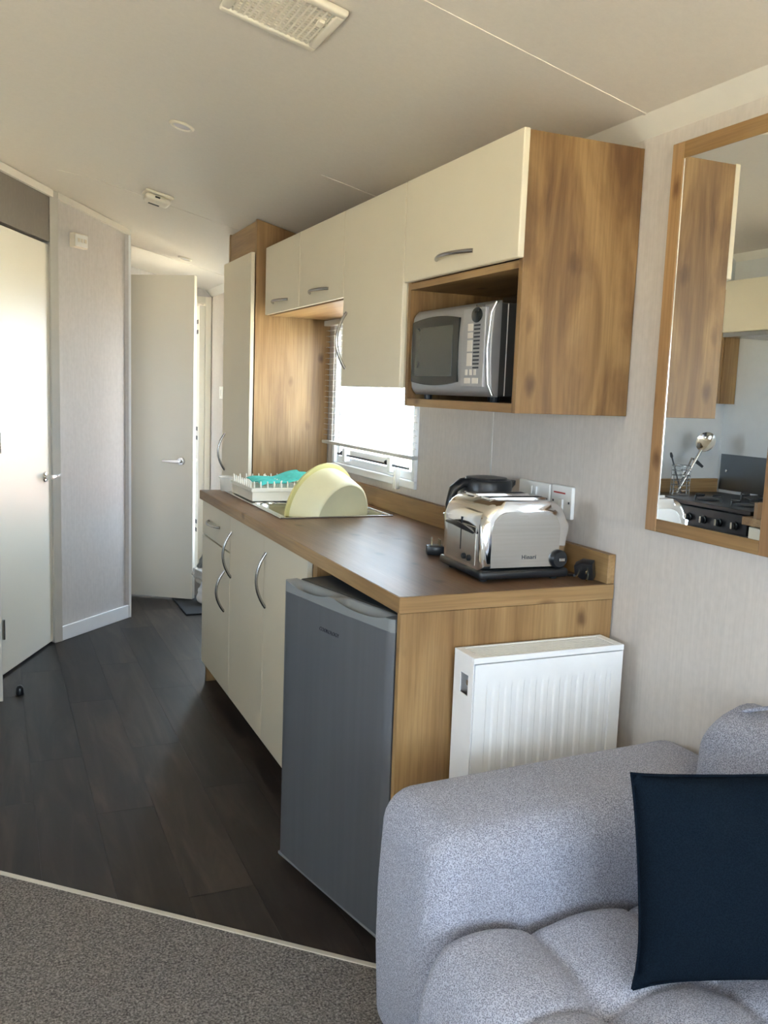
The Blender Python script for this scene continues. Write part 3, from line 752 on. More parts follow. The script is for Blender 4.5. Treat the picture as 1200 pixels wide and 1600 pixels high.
# wardrobe / tall larder unit at the end of worktop
WX = 1.072; WY0, WY1 = 3.958, 4.455
wd = thing('tall_cupboard', 'tall oak cupboard with long cream door at the far end of the worktop', 'cupboard', (1.25, 4.2, 0))
zc = lambda x: ceil_z(x)-0.004
bm = bm_new(); prism(bm, [(WX+0.006, WY0, 0.002), (XW-0.003, WY0, 0.002), (XW-0.003, WY0, 1.94), (XW-0.04, WY0, zc(XW-0.04)-0.004), (WX+0.006, WY0, zc(WX+0.006))], (0, 0, 0), (0, 0.018, 0))
obj('side_panel', bm, 'oak_v', wd)
bm = bm_new(); prism(bm, [(WX+0.006, WY1-0.018, 0.002), (XW-0.003, WY1-0.018, 0.002), (XW-0.003, WY1-0.018, 1.94), (XW-0.04, WY1-0.018, zc(XW-0.04)-0.004), (WX+0.006, WY1-0.018, zc(WX+0.006))], (0, 0, 0), (0, 0.018, 0))
obj('side_panel', bm, 'oak_v', wd)
obj('fascia', box(WX+0.008, WX+0.026, WY0+0.018, WY1-0.018, 1.90, zc(WX+0.03)), 'oak_h', wd)
obj('plinth', box(WX+0.03, WX+0.045, WY0+0.018, WY1-0.018, 0.002, 0.10), 'oak_h', wd)
d_ = obj('door', box(WX-0.016, WX+0.002, WY0+0.004, WY1+0.012, 0.10, 1.915, 0.003), 'cream', wd)
obj('handle', bow((WX-0.016, 4.405, 0.918), (WX-0.016, 4.405, 1.098), (-1, 0, 0), 0.034), 'chromesat', d_, smooth=60)
bm = bm_new(); abox(bm, WX+0.004, WX+0.012, WY1-0.001, WY1+0.006, 0.0, zc(WX+0.01)-0.01); obj('edge_bead', bm, 'trim', wd)

# ------------------------------------------------------------------ microwave
mw = thing('microwave', 'silver microwave oven with dark window in the open oak shelf', 'microwave', (1.25, 2.19, ZB+0.022))
my0, my1, mz0, mz1, mx = 1.945, 2.405, 1.326, 1.560, 1.122
obj('case', box(mx+0.020, 1.40, my0+0.006, my1-0.006, mz0+0.002, mz1-0.004, 0.004), 'mwside', mw)
bm = bm_new()
def mwfront(u, v):
    y = my1+(my0-my1)*u; z = mz0+(mz1-mz0)*v
    e = min(v, 1-v); e2 = min(u, 1-u)
    x = mx-0.010*(1-(2*v-1)**2)*0.8+0.012*max(0, 1-e/0.10)**2+0.006*max(0, 1-e2/0.03)**2
    return Vector((x, y, z))
grid(bm, 40, 24, mwfront)
ex = bmesh.ops.extrude_edge_only(bm, edges=[e for e in bm.edges if e.is_boundary])
for g in ex['geom']:
    if isinstance(g, bmesh.types.BMVert): g.co.x = mx+0.022
obj('front_panel', bm, 'mwsilver', mw, smooth=60)
bm = bm_new()
def mww(u, v):
    y = 2.385+(2.105-2.385)*u; z = 1.362+(1.527-1.362)*v+(0.010*(1-(2*u-1)**2))*(2*v-1)
    return Vector((mx-0.0100, y, z))
grid(bm, 14, 2, mww); ex = bmesh.ops.extrude_edge_only(bm, edges=[e for e in bm.edges if e.is_boundary])
for g in ex['geom']:
    if isinstance(g, bmesh.types.BMVert): g.co.x = mx+0.004
wn = obj('door_window', bm, 'mwglass', mw)
obj('viewing_screen', box(mx-0.0108, mx-0.0098, 2.135, 2.360, 1.376, 1.510, 0.0004), 'mwscreen', wn)
bm = bm_new(); tube(bm, [(mx+0.006, my0-0.001, mz1-0.004), (mx-0.004, my0+0.006, mz1-0.03), (mx-0.010, my0+0.007, (mz0+mz1)/2), (mx-0.004, my0+0.006, mz0+0.03), (mx+0.006, my0-0.001, mz0+0.004)], 0.003, 8); obj('chrome_trim', bm, 'chrome', mw, smooth=60)
obj('case_seam', box(mx+0.042, mx+0.044, my0+0.0045, my0+0.0065, mz0+0.004, mz1-0.006), 'white', mw)
cp_ = obj('control_panel', box(mx-0.0100, mx+0.002, 1.968, 2.080, 1.350, 1.545, 0.001), 'mwsilver', mw)
bm = bm_new(); lathe(bm, [(0.026, 0), (0.026, 0.002), (0.024, 0.003)], 28, Matrix.Translation((mx-0.0098, 2.010, 1.527)) @ Matrix.Rotation(-PI/2, 4, 'Y') @ Matrix.Diagonal((0.72, 1, 1, 1))); obj('display', bm, 'mwglass', cp_, smooth=40)
xb = mx-0.0112
for (yc, zc_, wy, hz, mt_) in [(2.040, 1.498, 0.026, 0.018, 'panelbtn'), (2.040, 1.478, 0.026, 0.014, 'panelbtn'), (2.040, 1.452, 0.026, 0.028, 'panelbtn'), (2.040, 1.418, 0.026, 0.032, 'panelbtn'),
                               (2.046, 1.365, 0.030, 0.014, 'panelbtn'), (2.005, 1.365, 0.030, 0.014, 'panelbtn')]+[(2.006, 1.502-k*0.0095, 0.030, 0.004, 'ink') for k in range(12)]+[(2.052-k*0.022, 1.386, 0.012, 0.014, 'panelbtn') for k in range(3)]:
    obj('button', box(xb, xb+0.0018, yc-wy/2, yc+wy/2, zc_-hz/2, zc_+hz/2, 0.0005), mt_, cp_)
obj('brand_lettering', text_bm('Panasonic', 0.012, (mx-0.0040, 2.006, 1.5490), (0, -1, 0), (0, 0, 1), 0.0003, 0.25), 'ink', cp_)
for yy in (my0+0.04, my1-0.04):
    for xx in (1.16, 1.37):
        bm = bm_new(); lathe(bm, [(0.011, 0), (0.012, mz0+0.002-ZB-0.022)], 12, Matrix.Translation((xx, yy, ZB+0.0222))); obj('foot', bm, 'black', mw)

# ------------------------------------------------------------------ fridge (turned a little out of its bay)
fr_rot = math.radians(12.6)
fg = thing('fridge', 'grey under-counter fridge pulled askew from its bay beneath the worktop', 'fridge', (0.829, 1.834, 0.0), fr_rot)
FWD = 0.500; FH = 0.812
obj('cabinet', box(0.052, 0.49, 0.004, FWD-0.004, 0.012, FH-0.012, 0.006), 'fridgecap', fg, local=True)
obj('top_panel', box(0.058, 0.49, 0.0, FWD, FH-0.012, FH-0.002, 0.004), 'darkgrey', fg, local=True)
bm = bm_new()
def fdoor(u, v):   # gently crowned door skin
    y = FWD*u; z = 0.028+(FH-0.030-0.028)*v
    e = min(u, 1-u)
    x = 0.004*(2*u-1)**2+0.010*max(0, 1-e/0.03)**2
    return Vector((x, y, z))
grid(bm, 40, 2, fdoor)
ex = bmesh.ops.extrude_edge_only(bm, edges=[e for e in bm.edges if e.is_boundary])
for g in ex['geom']:
    if isinstance(g, bmesh.types.BMVert): g.co.x = 0.046
fd = obj('door', bm, 'fridge', fg, local=True, smooth=40)
# top cap of the door with two scooped finger grips
def scoop(y):
    f = lambda c, h: max(0.0, 1-((y-c)/h)**2)
    return max(f(0.375, 0.105), f(0.135, 0.105))
bm = bm_new()
def cap(u, v):
    y = FWD*u; xe = 0.004*(2*u-1)**2+0.008*max(0, 1-min(u, 1-u)/0.03)**2
    front = xe+0.001; s = scoop(y)
    if v <= 0.25:                       # front face, up to lip
        q = v/0.25; return Vector((front, y, FH-0.030+q*(0.030-0.012*s**0.8)))
    q = (v-0.25)/0.75                   # across the top, dipping into grip
    x = front+q*(0.046-front); z = FH-0.012*s**0.8*(1-q)-0.024*s*math.sin(PI*min(1, q*1.15))**1.0*(1 if q < 0.87 else 0)
    return Vector((x, y, z))
grid(bm, 80, 24, cap)
ex = bmesh.ops.extrude_edge_only(bm, edges=[e for e in bm.edges if e.is_boundary])
for g in ex['geom']:
    if isinstance(g, bmesh.types.BMVert): g.co.z = FH-0.0315; g.co.x = max(g.co.x, 0.004)
obj('door_cap', bm, 'fridgecap', fd, local=True, smooth=50)
obj('bottom_trim', box(0.003, 0.046, 0.002, FWD-0.002, 0.018, 0.027, 0.002), 'fridgecap', fd, local=True)
obj('brand_lettering', text_bm('COOKOLOGY', 0.0140, (-0.0002, 0.258, 0.722), (0, -1, 0), (0, 0, 1), 0.0008, 0, 1.0), 'ink', fd, local=True)
obj('hinge_cover', box(0.056, 0.12, 0.006, 0.06, FH-0.002, FH+0.008, 0.003), 'blackmatt', fg, local=True)
for (x_, y_) in ((0.09, 0.05), (0.09, 0.45), (0.45, 0.05), (0.45, 0.45)):
    bm = bm_new(); lathe(bm, [(0.018, 0.001), (0.016, 0.012)], 12, Matrix.Translation((x_, y_, 0))); obj('foot', bm, 'black', fg, local=True)

# ------------------------------------------------------------------ toaster
to = thing('toaster', 'polished steel two-slot toaster with black base on the worktop end', 'toaster', (1.222, 2.010, ZW), math.radians(-3))
HX, HY, TH = 0.122, 0.118, 0.202
def dpoly(hx, h0, h1, r, n=8):
    pts = [(-hx, h0), (hx, h0)]
    for k in range(n+1):
        a = PI/2*k/n; pts.append((hx-r+r*math.cos(a), h1-r+r*math.sin(a)))
    for k in range(n+1):
        a = PI/2+PI/2*k/n; pts.append((-hx+r+r*math.cos(a), h1-r+r*math.sin(a)))
    return pts
bm = bm_new(); prism(bm, [(x, -HY, z) for x, z in dpoly(HX, 0.030, TH, 0.060)], (0, 0, 0), (0, 2*HY, 0), 0.020, 5)
bod = obj('shell', bm, 'chrome', to, local=True, smooth=50)
bm = bm_new(); prism(bm, [(x, -HY-0.0015, z) for x, z in dpoly(HX-0.026, 0.036, TH-0.026, 0.045)], (0, 0, 0), (0, 0.004, 0), 0.001, 1)
fp = obj('side_plate', bm, 'brushed', to, local=True)
obj('brand_lettering', text_bm('Hinari', 0.015, (0.010, -HY-0.002, 0.062), (1, 0, 0), (0, 0, 1), 0.0004, 0, 1.1), 'ink', fp, local=True)
bm = bm_new(); abox(bm, -HX-0.004, HX+0.004, -HY-0.006, HY+0.006, 0.008, 0.031, 0.008, 3); obj('base', bm, 'black', to, local=True, smooth=40)
for (x_, y_) in ((-0.1, -0.09), (-0.1, 0.09), (0.1, -0.09), (0.1, 0.09)):
    bm = bm_new(); lathe(bm, [(0.010, 0.0002), (0.011, 0.010)], 10, Matrix.Translation((x_, y_, 0))); obj('foot', bm, 'black', to, local=True)
for yy in (-0.045, 0.045):
    bm = bm_new(); abox(bm, -0.078, 0.078, yy-0.017, yy+0.017, TH-0.004, TH+0.0012, 0.0008); sl = obj('slot', bm, 'blackmatt', to, local=True)
    bm = bm_new()
    for q in ((-0.082, 0.082, yy-0.021, yy-0.017), (-0.082, 0.082, yy+0.017, yy+0.021), (-0.082, -0.078, yy-0.017, yy+0.017), (0.078, 0.082, yy-0.017, yy+0.017)): abox(bm, *q, TH-0.002, TH+0.003)
    obj('slot_rim', bm, 'chrome', sl, local=True)
# lever end (left): slot line, black wing lever, two buttons
ef = obj('end_plate', box(-HX-0.0012, -HX+0.002, -0.085, 0.085, 0.038, 0.135, 0.001), 'steel', to, local=True)
obj('lever_track', box(-HX-0.0018, -HX, -0.002, 0.002, 0.066, 0.150), 'blackmatt', to, local=True)
bm = bm_new()
tube(bm, [(-HX-0.006, -0.080, 0.120), (-HX-0.016, -0.045, 0.129), (-HX-0.018, 0.0, 0.134), (-HX-0.016, 0.045, 0.133), (-HX-0.006, 0.080, 0.128)], [0.004, 0.008, 0.009, 0.008, 0.004], 10, flat=(Vector((0, 0, 1)), 0.7)); obj('lever', bm, 'black', to, local=True, smooth=60)
for yy in (-0.050, -0.022):
    bm = bm_new(); lathe(bm, [(0.008, 0), (0.008, 0.003), (0.006, 0.005)], 14, Matrix.Translation((-HX-0.001, yy, 0.052)) @ Matrix.Rotation(-PI/2, 4, 'Y')); obj('button', bm, 'black', to, local=True)
bm = bm_new(); lathe(bm, [(0.024, 0), (0.024, 0.006), (0.019, 0.012), (0.001, 0.012)], 24, Matrix.Translation((HX-0.028, -HY-0.001, 0.055)) @ Matrix.Rotation(PI/2, 4, 'X')); dl = obj('browning_dial', bm, 'black', to, local=True, smooth=40)
obj('dial_pointer', box(HX-0.034, HX-0.016, -HY-0.0185, -HY-0.012, 0.050, 0.060, 0.002), 'chromesat', dl, local=True)
# its plug lies prongs up at the back left
def plug(parent, base, rot, local):
    mmx = Matrix.Translation(base) @ rot
    bm = bm_new(); prism(bm, [(-0.024, -0.022, 0), (0.024, -0.022, 0), (0.025, 0.008, 0), (0.013, 0.026, 0), (-0.013, 0.026, 0), (-0.025, 0.008, 0)], (0, 0, 0), (0, 0, 0.026), 0.003); bmesh.ops.transform(bm, matrix=mmx, verts=bm.verts)
    pb = obj('plug', bm, 'black', parent, local=local, smooth=40)
    for (x_, y_, a_, l_) in ((0, 0.012, 0.004, 0.024), (-0.011, -0.010, 0.003, 0.019), (0.011, -0.010, 0.003, 0.019)):
        bm = bm_new(); abox(bm, x_-a_/2-0.001, x_+a_/2+0.001, y_-0.002, y_+0.002, 0.025, 0.025+l_, 0.0006); bmesh.ops.transform(bm, matrix=mmx, verts=bm.verts); obj('prong', bm, 'brass', pb, local=local)
    return pb
pl_l = Vector((1.165, 2.285, ZW+0.001))-Vector(to.location)
pl_l.rotate(Matrix.Rotation(math.radians(3), 3, 'Z'))
plug(to, pl_l, Matrix.Rotation(math.radians(75), 4, 'Z'), True)
bm = bm_new(); tube(bm, [pl_l+Vector((0.026, -0.01, 0.012)), pl_l+Vector((0.045, -0.03, 0.010)), Vector((-0.07, 0.17, 0.006)), Vector((-0.02, 0.15, 0.006)), Vector((0.02, HY, 0.02))], 0.0035, 8); obj('cable', bm, 'black', to, local=True, smooth=60)

# ------------------------------------------------------------------ kettle behind the toaster
KC = (1.292, 2.235)
ke = thing('kettle', 'jug kettle with black lid and handle standing behind the toaster', 'kettle', (KC[0], KC[1], ZW))
T_ = Matrix.Translation((KC[0], KC[1], ZW))
obj('body', lathe(bm_new(), [(0.070, 0.022), (0.076, 0.03), (0.074, 0.10), (0.068, 0.178)], 36, T_), 'steel', ke, smooth=40)
obj('base', lathe(bm_new(), [(0.078, 0.0005), (0.080, 0.008), (0.076, 0.0218)], 36, T_), 'black', ke, smooth=40)
obj('collar', lathe(bm_new(), [(0.069, 0.1782), (0.073, 0.182), (0.074, 0.214), (0.070, 0.222)], 36, T_), 'black', ke, smooth=40)
obj('lid', lathe(bm_new(), [(0.060, 0.2222), (0.058, 0.228), (0.035, 0.231), (0.001, 0.232)], 36, T_, caps=False), 'black', ke, smooth=40)
bm = bm_new(); prism(bm, [(KC[0]+0.055, KC[1]-0.035, ZW+0.188), (KC[0]+0.090, KC[1]-0.012, ZW+0.206), (KC[0]+0.090, KC[1]+0.012, ZW+0.206), (KC[0]+0.055, KC[1]+0.035, ZW+0.188)], (0, 0, 0), (0, 0, 0.014), 0.002); obj('spout', bm, 'black', ke, smooth=40)
bm = bm_new(); tube(bm, [(KC[0]-0.060, KC[1]-0.01, ZW+0.212), (KC[0]-0.085, KC[1]-0.012, ZW+0.214), (KC[0]-0.112, KC[1]-0.015, ZW+0.196), (KC[0]-0.122, KC[1]-0.016, ZW+0.155), (KC[0]-0.116, KC[1]-0.015, ZW+0.10), (KC[0]-0.102, KC[1]-0.013, ZW+0.065), (KC[0]-0.080, KC[1]-0.01, ZW+0.05), (KC[0]-0.066, KC[1]-0.01, ZW+0.05)], [0.014, 0.014, 0.014, 0.013, 0.012, 0.011, 0.010, 0.009], 12, flat=(Vector((0, 1, 0)), 1.0)); obj('handle', bm, 'black', ke, smooth=60)
# kettle plug on the worktop end
pb = plug(ke, Vector((1.385, 1.866, ZW+0.036)), Matrix.Rotation(math.radians(40), 4, 'Z') @ Matrix.Rotation(math.radians(-115), 4, 'Y') , False)
bm = bm_new(); abox(bm, -0.016, 0.016, -0.012, 0.014, -0.0012, 0.0); bmesh.ops.transform(bm, matrix=Matrix.Translation((1.385, 1.866, ZW+0.036)) @ Matrix.Rotation(math.radians(40), 4, 'Z') @ Matrix.Rotation(math.radians(-115), 4, 'Y'), verts=bm.verts); obj('plug_sticker', bm, 'white', pb)
bm = bm_new(); tube(bm, [(1.352, 1.870, ZW+0.014), (1.362, 1.91, ZW+0.006), (1.385, 2.02, ZW+0.005), (1.38, 2.14, ZW+0.005), (KC[0]+0.07, KC[1]-0.04, ZW+0.006)], 0.0035, 8); obj('cable', bm, 'black', ke, smooth=60)

# ------------------------------------------------------------------ sockets
def socket(name, label, y0, y1, z0, z1, kind):
    s = thing(name, label, 'socket', (XW, (y0+y1)/2, (z0+z1)/2), group='sockets above the worktop')
    obj('face_plate', box(XW-0.012, XW-0.0005, y0, y1, z0, z1, 0.003), 'white', s)
    xf = XW-0.0128; zc_ = (z0+z1)/2
    if kind == 'double':
        for yc in ((y0*0.25+y1*0.75), (y0*0.75+y1*0.25)):
            for (dy, dz, w_, h_) in ((0, 0.012, 0.005, 0.009), (-0.011, -0.010, 0.008, 0.005), (0.011, -0.010, 0.008, 0.005)):
                obj('pin_hole', box(xf, xf+0.001, yc+dy-w_/2, yc+dy+w_/2, zc_-0.012+dz-h_/2, zc_-0.012+dz+h_/2), 'blackmatt', s)
        for yc in ((y0+y1)/2-0.012, (y0+y1)/2+0.012):
            obj('rocker_switch', box(xf-0.004, xf+0.001, yc-0.007, yc+0.007, zc_+0.006, zc_+0.030, 0.002), 'white', s)
        for yc in (y0+0.012, y1-0.012):
            obj('screw', box(xf, xf+0.001, yc-0.003, yc+0.003, zc_-0.003, zc_+0.003), 'darkgrey', s)
    else:
        obj('rocker_switch', box(xf-0.005, xf+0.001, y0+0.036, y0+0.056, zc_-0.022, zc_+0.008, 0.002), 'white', s)
        obj('red_print', box(xf-0.0002, xf+0.001, y0+0.030, y1-0.012, zc_+0.022, zc_+0.026), 'red', s)
        for yc in (y0+0.012, y1-0.010):
            obj('screw', box(xf, xf+0.001, yc-0.003, yc+0.003, zc_-0.003, zc_+0.003), 'darkgrey', s)
    return s
socket('double_socket', 'white double wall socket behind the kettle', 2.106, 2.266, 1.006, 1.092, 'double')
socket('switched_spur', 'white single switch plate with red print, right of the double socket', 2.000, 2.096, 1.006, 1.094, 'single')
ls = thing('light_switch', 'white light switch on the far hall wall beyond the tall cupboard', 'switch', (XW, 6.08, 1.28))
obj('face_plate', box(XW-0.010, XW-0.0005, 6.035, 6.12, 1.24, 1.325, 0.003), 'white', ls)
obj('rocker_switch', box(XW-0.014, XW-0.009, 6.065, 6.09, 1.262, 1.302, 0.002), 'white', ls)

# ------------------------------------------------------------------ mirror
mr = thing('wall_mirror', 'tall wall mirror in an oak frame right of the wall units', 'mirror', (XW, 1.50, 1.03))
ym0, ym1, zm0, zm1 = 1.305, 1.688, 1.030, 1.900
fwid = 0.037
bm = bm_new(); abox(bm, XW-0.022, XW-0.002, ym1-fwid, ym1, zm0, zm1, 0.002); obj('frame_rail', bm, 'oak_red', mr)
bm = bm_new(); abox(bm, XW-0.022, XW-0.002, ym0, ym0+fwid, zm0, zm1, 0.002); obj('frame_rail', bm, 'oak_red', mr)
bm = bm_new(); abox(bm, XW-0.0218, XW-0.002, ym0+fwid, ym1-fwid, zm0, zm0+0.030, 0.002); obj('frame_rail', bm, 'oak_h', mr)
bm = bm_new(); abox(bm, XW-0.0218, XW-0.002, ym0+fwid, ym1-fwid, zm1-0.037, zm1, 0.002); obj('frame_rail', bm, 'oak_h', mr)
obj('mirror_glass', box(XW-0.0195, XW-0.006, ym0+fwid, ym1-fwid, zm0+0.030, zm1-0.037), 'mirror', mr)
bm = bm_new(); abox(bm, XW-0.0208, XW-0.0185, ym1-fwid-0.0022, ym1-fwid, zm0+0.030, zm1-0.037); obj('glass_edge', bm, 'chrome', mr)

# ------------------------------------------------------------------ radiator
rd = thing('radiator', 'white ribbed panel radiator fixed to the oak end panel', 'radiator', (1.183, 1.75, 0.15))
rx0, rx1, ry0, ry1, rz0, rz1 = 0.978, 1.390, 1.704, 1.798, 0.17, 0.747
nr = 11; pit = (rx1-rx0-0.05)/nr
def rfront(u, v):
    x = rx0+0.004+(rx1-rx0-0.008)*u; z = rz0+0.012+(rz1-0.016-rz0-0.012)*v
    q = (x-rx0-0.035)/pit; d = 0.0
    if -0.25 < q < nr-0.55:
        fq = q-math.floor(q); s = max(0.0, min(1.0, min(fq, 0.62-fq)/0.10)) if fq < 0.62 else 0
        vv = min((z-rz0-0.035)/0.02, (rz1-0.062-z)/0.02); s *= max(0, min(1, vv)); d = s
    return Vector((x, ry0+0.004*d, z))
bm = bm_new(); grid(bm, 264, 60, rfront)
ex = bmesh.ops.extrude_edge_only(bm, edges=[e for e in bm.edges if e.is_boundary])
for g in ex['geom']:
    if isinstance(g, bmesh.types.BMVert): g.co.y = ry0+0.014
obj('front_panel', bm, 'radwhite', rd, smooth=30)
obj('back_panel', box(rx0+0.004, rx1-0.004, ry1-0.012, ry1-0.004, rz0+0.012, rz1-0.016, 0.002), 'radwhite', rd)
for (xa, xb_) in ((rx0, rx0+0.0025), (rx1-0.0025, rx1)):
    if xa < 1.1:
        bm = wall_cells(lambda b_, a, c, z, q: abox(b_, xa, xb_, a, c, z, q), ry0+0.002, ry1-0.002, rz0+0.01, rz1-0.012, [(1.728, 1.764, 0.652, 0.700)])
    else: bm = box(xa, xb_, ry0+0.002, ry1-0.002, rz0+0.01, rz1-0.012)
    obj('side_cover', bm, 'radwhite', rd)
obj('convector_fins', box(rx0+0.034, rx1-0.034, 1.722, 1.780, rz0+0.03, rz1-0.03), 'darkgrey', rd)  # dark block added inside so the hole in the side cover looks shaded
bm = bm_new(); lathe(bm, [(0.011, 0), (0.012, 0.010), (0.007, 0.011), (0.007, 0.022)], 6, Matrix.Translation((rx0+0.03, 1.746, 0.678)) @ Matrix.Rotation(-PI/2, 4, 'Y')); obj('bleed_plug', bm, 'chromesat', rd)
bm = bm_new()
for q in ((rx0, rx1, ry0, ry0+0.010), (rx0, rx1, ry1-0.010, ry1), (rx0, rx0+0.022, ry0+0.010, ry1-0.010), (rx1-0.022, rx1, ry0+0.010, ry1-0.010)): abox(bm, *q, rz1-0.014, rz1, 0.0015)
tg = obj('top_grille', bm, 'radwhite', rd)
bm_m = None
for k in range(7):
    yy = ry0+0.019+k*0.0095
    obj('grille_bar', box(rx0+0.022, rx1-0.022, yy-0.003, yy+0.003, rz1-0.010, rz1-0.001), 'radwhite', tg)
for k in range(8):
    xx = rx0+0.022+(k+1)*(rx1-rx0-0.044)/9
    obj('grille_bar', box(xx-0.0025, xx+0.0025, ry0+0.010, ry1-0.010, rz1-0.011, rz1-0.002), 'radwhite', tg)
for xx in (rx0+0.04, rx1-0.04):
    obj('pipe', tube(bm_new(), [(xx, 1.75, 0.0), (xx, 1.75, rz0+0.02)], 0.008, 8), 'white', rd)

# ------------------------------------------------------------------ sofa
so = thing('sofa', 'light grey woven fabric sofa with padded arm in front of the radiator', 'sofa', (1.03, 0.3, 0))
AX0, AX1, AY0, AY1, AZ = 0.690, 1.418, 1.285, 1.565, 0.560
bm = bm_new()
def armpt(u, v):
    pass
abox(bm, AX0, AX1, AY0, AY1, 0.045, AZ, 0.060, 6)
bmesh.ops.subdivide_edges(bm, edges=bm.edges[:], cuts=2, use_grid_fill=True)
for v_ in bm.verts:
    x, y, z = v_.co
    if z > 0.3:
        k = (z-0.3)/0.26
        v_.co.z += k*(0.020*((x-AX0)/0.8)-0.014*max(0, (0.78-x)/0.15)**2)+k*0.008*(1-((y-1.425)/0.14)**2)
    v_.co.y += -0.010*math.sin(PI*max(0, min(1, (x-AX0)/0.8)))*math.sin(PI*max(0, min(1, (z-0.3)/0.3)))*(1 if y < 1.4 else -0.4)
    v_.co.x += -0.012*math.sin(PI*max(0, min(1, (z-0.05)/0.5)))*(1 if x < 0.8 else 0)
obj('arm', bm, 'sofa', so, smooth=60)
# seat cushion: quilted profile swept along Y
prof = [(0.680, 0.06), (0.648, 0.12), (0.634, 0.20), (0.634, 0.27), (0.642, 0.335), (0.665, 0.388), (0.700, 0.416), (0.760, 0.424), (0.820, 0.418), (0.870, 0.408), (0.960, 0.414), (1.040, 0.412), (1.080, 0.406), (1.16, 0.412), (1.26, 0.40), (1.34, 0.39)]
def psample(s):
    # cumulative length parameter
    return s
cum = [0.0]
for a_, b_ in zip(prof[:-1], prof[1:]): cum.append(cum[-1]+math.hypot(b_[0]-a_[0], b_[1]-a_[1]))
def pr(s):
    s = max(0, min(cum[-1], s)); i = 0
    while i < len(cum)-2 and cum[i+1] < s: i += 1
    t_ = (s-cum[i])/(cum[i+1]-cum[i])
    p0_ = prof[max(i-1, 0)]; p1_ = prof[i]; p2_ = prof[i+1]; p3_ = prof[min(i+2, len(prof)-1)]
    f = lambda k: 0.5*((2*p1_[k])+(-p0_[k]+p2_[k])*t_+(2*p0_[k]-5*p1_[k]+4*p2_[k]-p3_[k])*t_**2+(-p0_[k]+3*p1_[k]-3*p2_[k]+p3_[k])*t_**3)
    return f(0), f(1)
s_of_x = lambda x: next(cum[i]+(x-prof[i][0])/(prof[i+1][0]-prof[i][0])*(cum[i+1]-cum[i]) for i in range(5, len(prof)-1) if prof[i][0] <= x <= prof[i+1][0])
seam_s = [s_of_x(0.862), s_of_x(1.072)]
SYE = 1.272; SYB = -1.55
seam_y = [1.035]+[1.035-0.255*k for k in range(1, 10)]
def seat(u, v):
    s = u*cum[-1]; y = SYE+(SYB-SYE)*v
    x, z = pr(s); x2, z2 = pr(s+0.004); x1, z1 = pr(s-0.004)
    tx, tz = x2-x1, z2-z1; l = math.hypot(tx, tz) or 1; nx, nz = -tz/l, tx/l
    ds = min(abs(s-q) for q in seam_s); dy = min(abs(y-q) for q in seam_y)
    groove = lambda d, w_: math.exp(-(d/w_)**2)
    h = -0.009*groove(ds, 0.010)-0.008*groove(ds, 0.055)-0.008*groove(dy, 0.009)-0.010*groove(dy, 0.05)
    d2 = math.hypot(ds, dy); h -= 0.012*math.exp(-(d2/0.035)**2)
    # wrinkles radiating from the tufts
    e = max(0, 1-(SYE-y)/0.05); h -= 0.035*e**2.2
    return Vector((x+nx*h, y, z+nz*h))
bm = bm_new(); nu_, nv_ = 110, 240
# denser rows near the visible end
def vmap(v): return v**1.7
grid(bm, nu_, nv_, lambda u, v: seat(u, vmap(v)))
ex = bmesh.ops.extrude_edge_only(bm, edges=[e for e in bm.edges if e.is_boundary])
cen = Vector((1.0, 0.0, 0.2))
for g in ex['geom']:
    if isinstance(g, bmesh.types.BMVert):
        if g.co.y > 1.2: g.co.x = g.co.x*0.92+0.08; g.co.z = g.co.z*0.9; g.co.y = SYE-0.004
        else: g.co.z = max(0.06, g.co.z-0.05)
obj('seat_cushion', bm, 'sofa', so, smooth=60)
# backrest along the wall
bm = bm_new(); abox(bm, 1.235, 1.418, -1.55, 1.345, 0.05, 0.800, 0.075, 6)
for v_ in bm.verts:
    x, y, z = v_.co
    if z > 0.45: v_.co.x += 0.035*((z-0.45)/0.35) if x < 1.33 else 0
    if y > 1.0 and z > 0.5:
        q = max(0, (y-1.10)/0.245); v_.co.z -= 0.115*q**2.4*((z-0.5)/0.3)
obj('backrest', bm, 'sofa', so, smooth=60)
bm = bm_new()
pth = [Vector((1.312, 1.29, 0.715)), Vector((1.315, 1.24, 0.752)), Vector((1.32, 1.16, 0.786)), Vector((1.32, 1.06, 0.798)), Vector((1.32, 0.5, 0.801)), Vector((1.32, -1.4, 0.801))]
tube(bm, pth, 0.004, 8); obj('piping', bm, 'sofa', so, smooth=60)
bm = bm_new(); abox(bm, 0.70, 1.40, -1.54, 1.26, 0.04, 0.30, 0.01); obj('base_frame', bm, 'sofa', so)
for (x_, y_) in ((0.70, 1.50), (1.36, 1.50), (0.74, -1.48), (1.36, -1.48)):
    bm = bm_new(); lathe(bm, [(0.018, 0.0045), (0.022, 0.046)], 10, Matrix.Translation((x_, y_, 0))); obj('foot', bm, 'black', so)

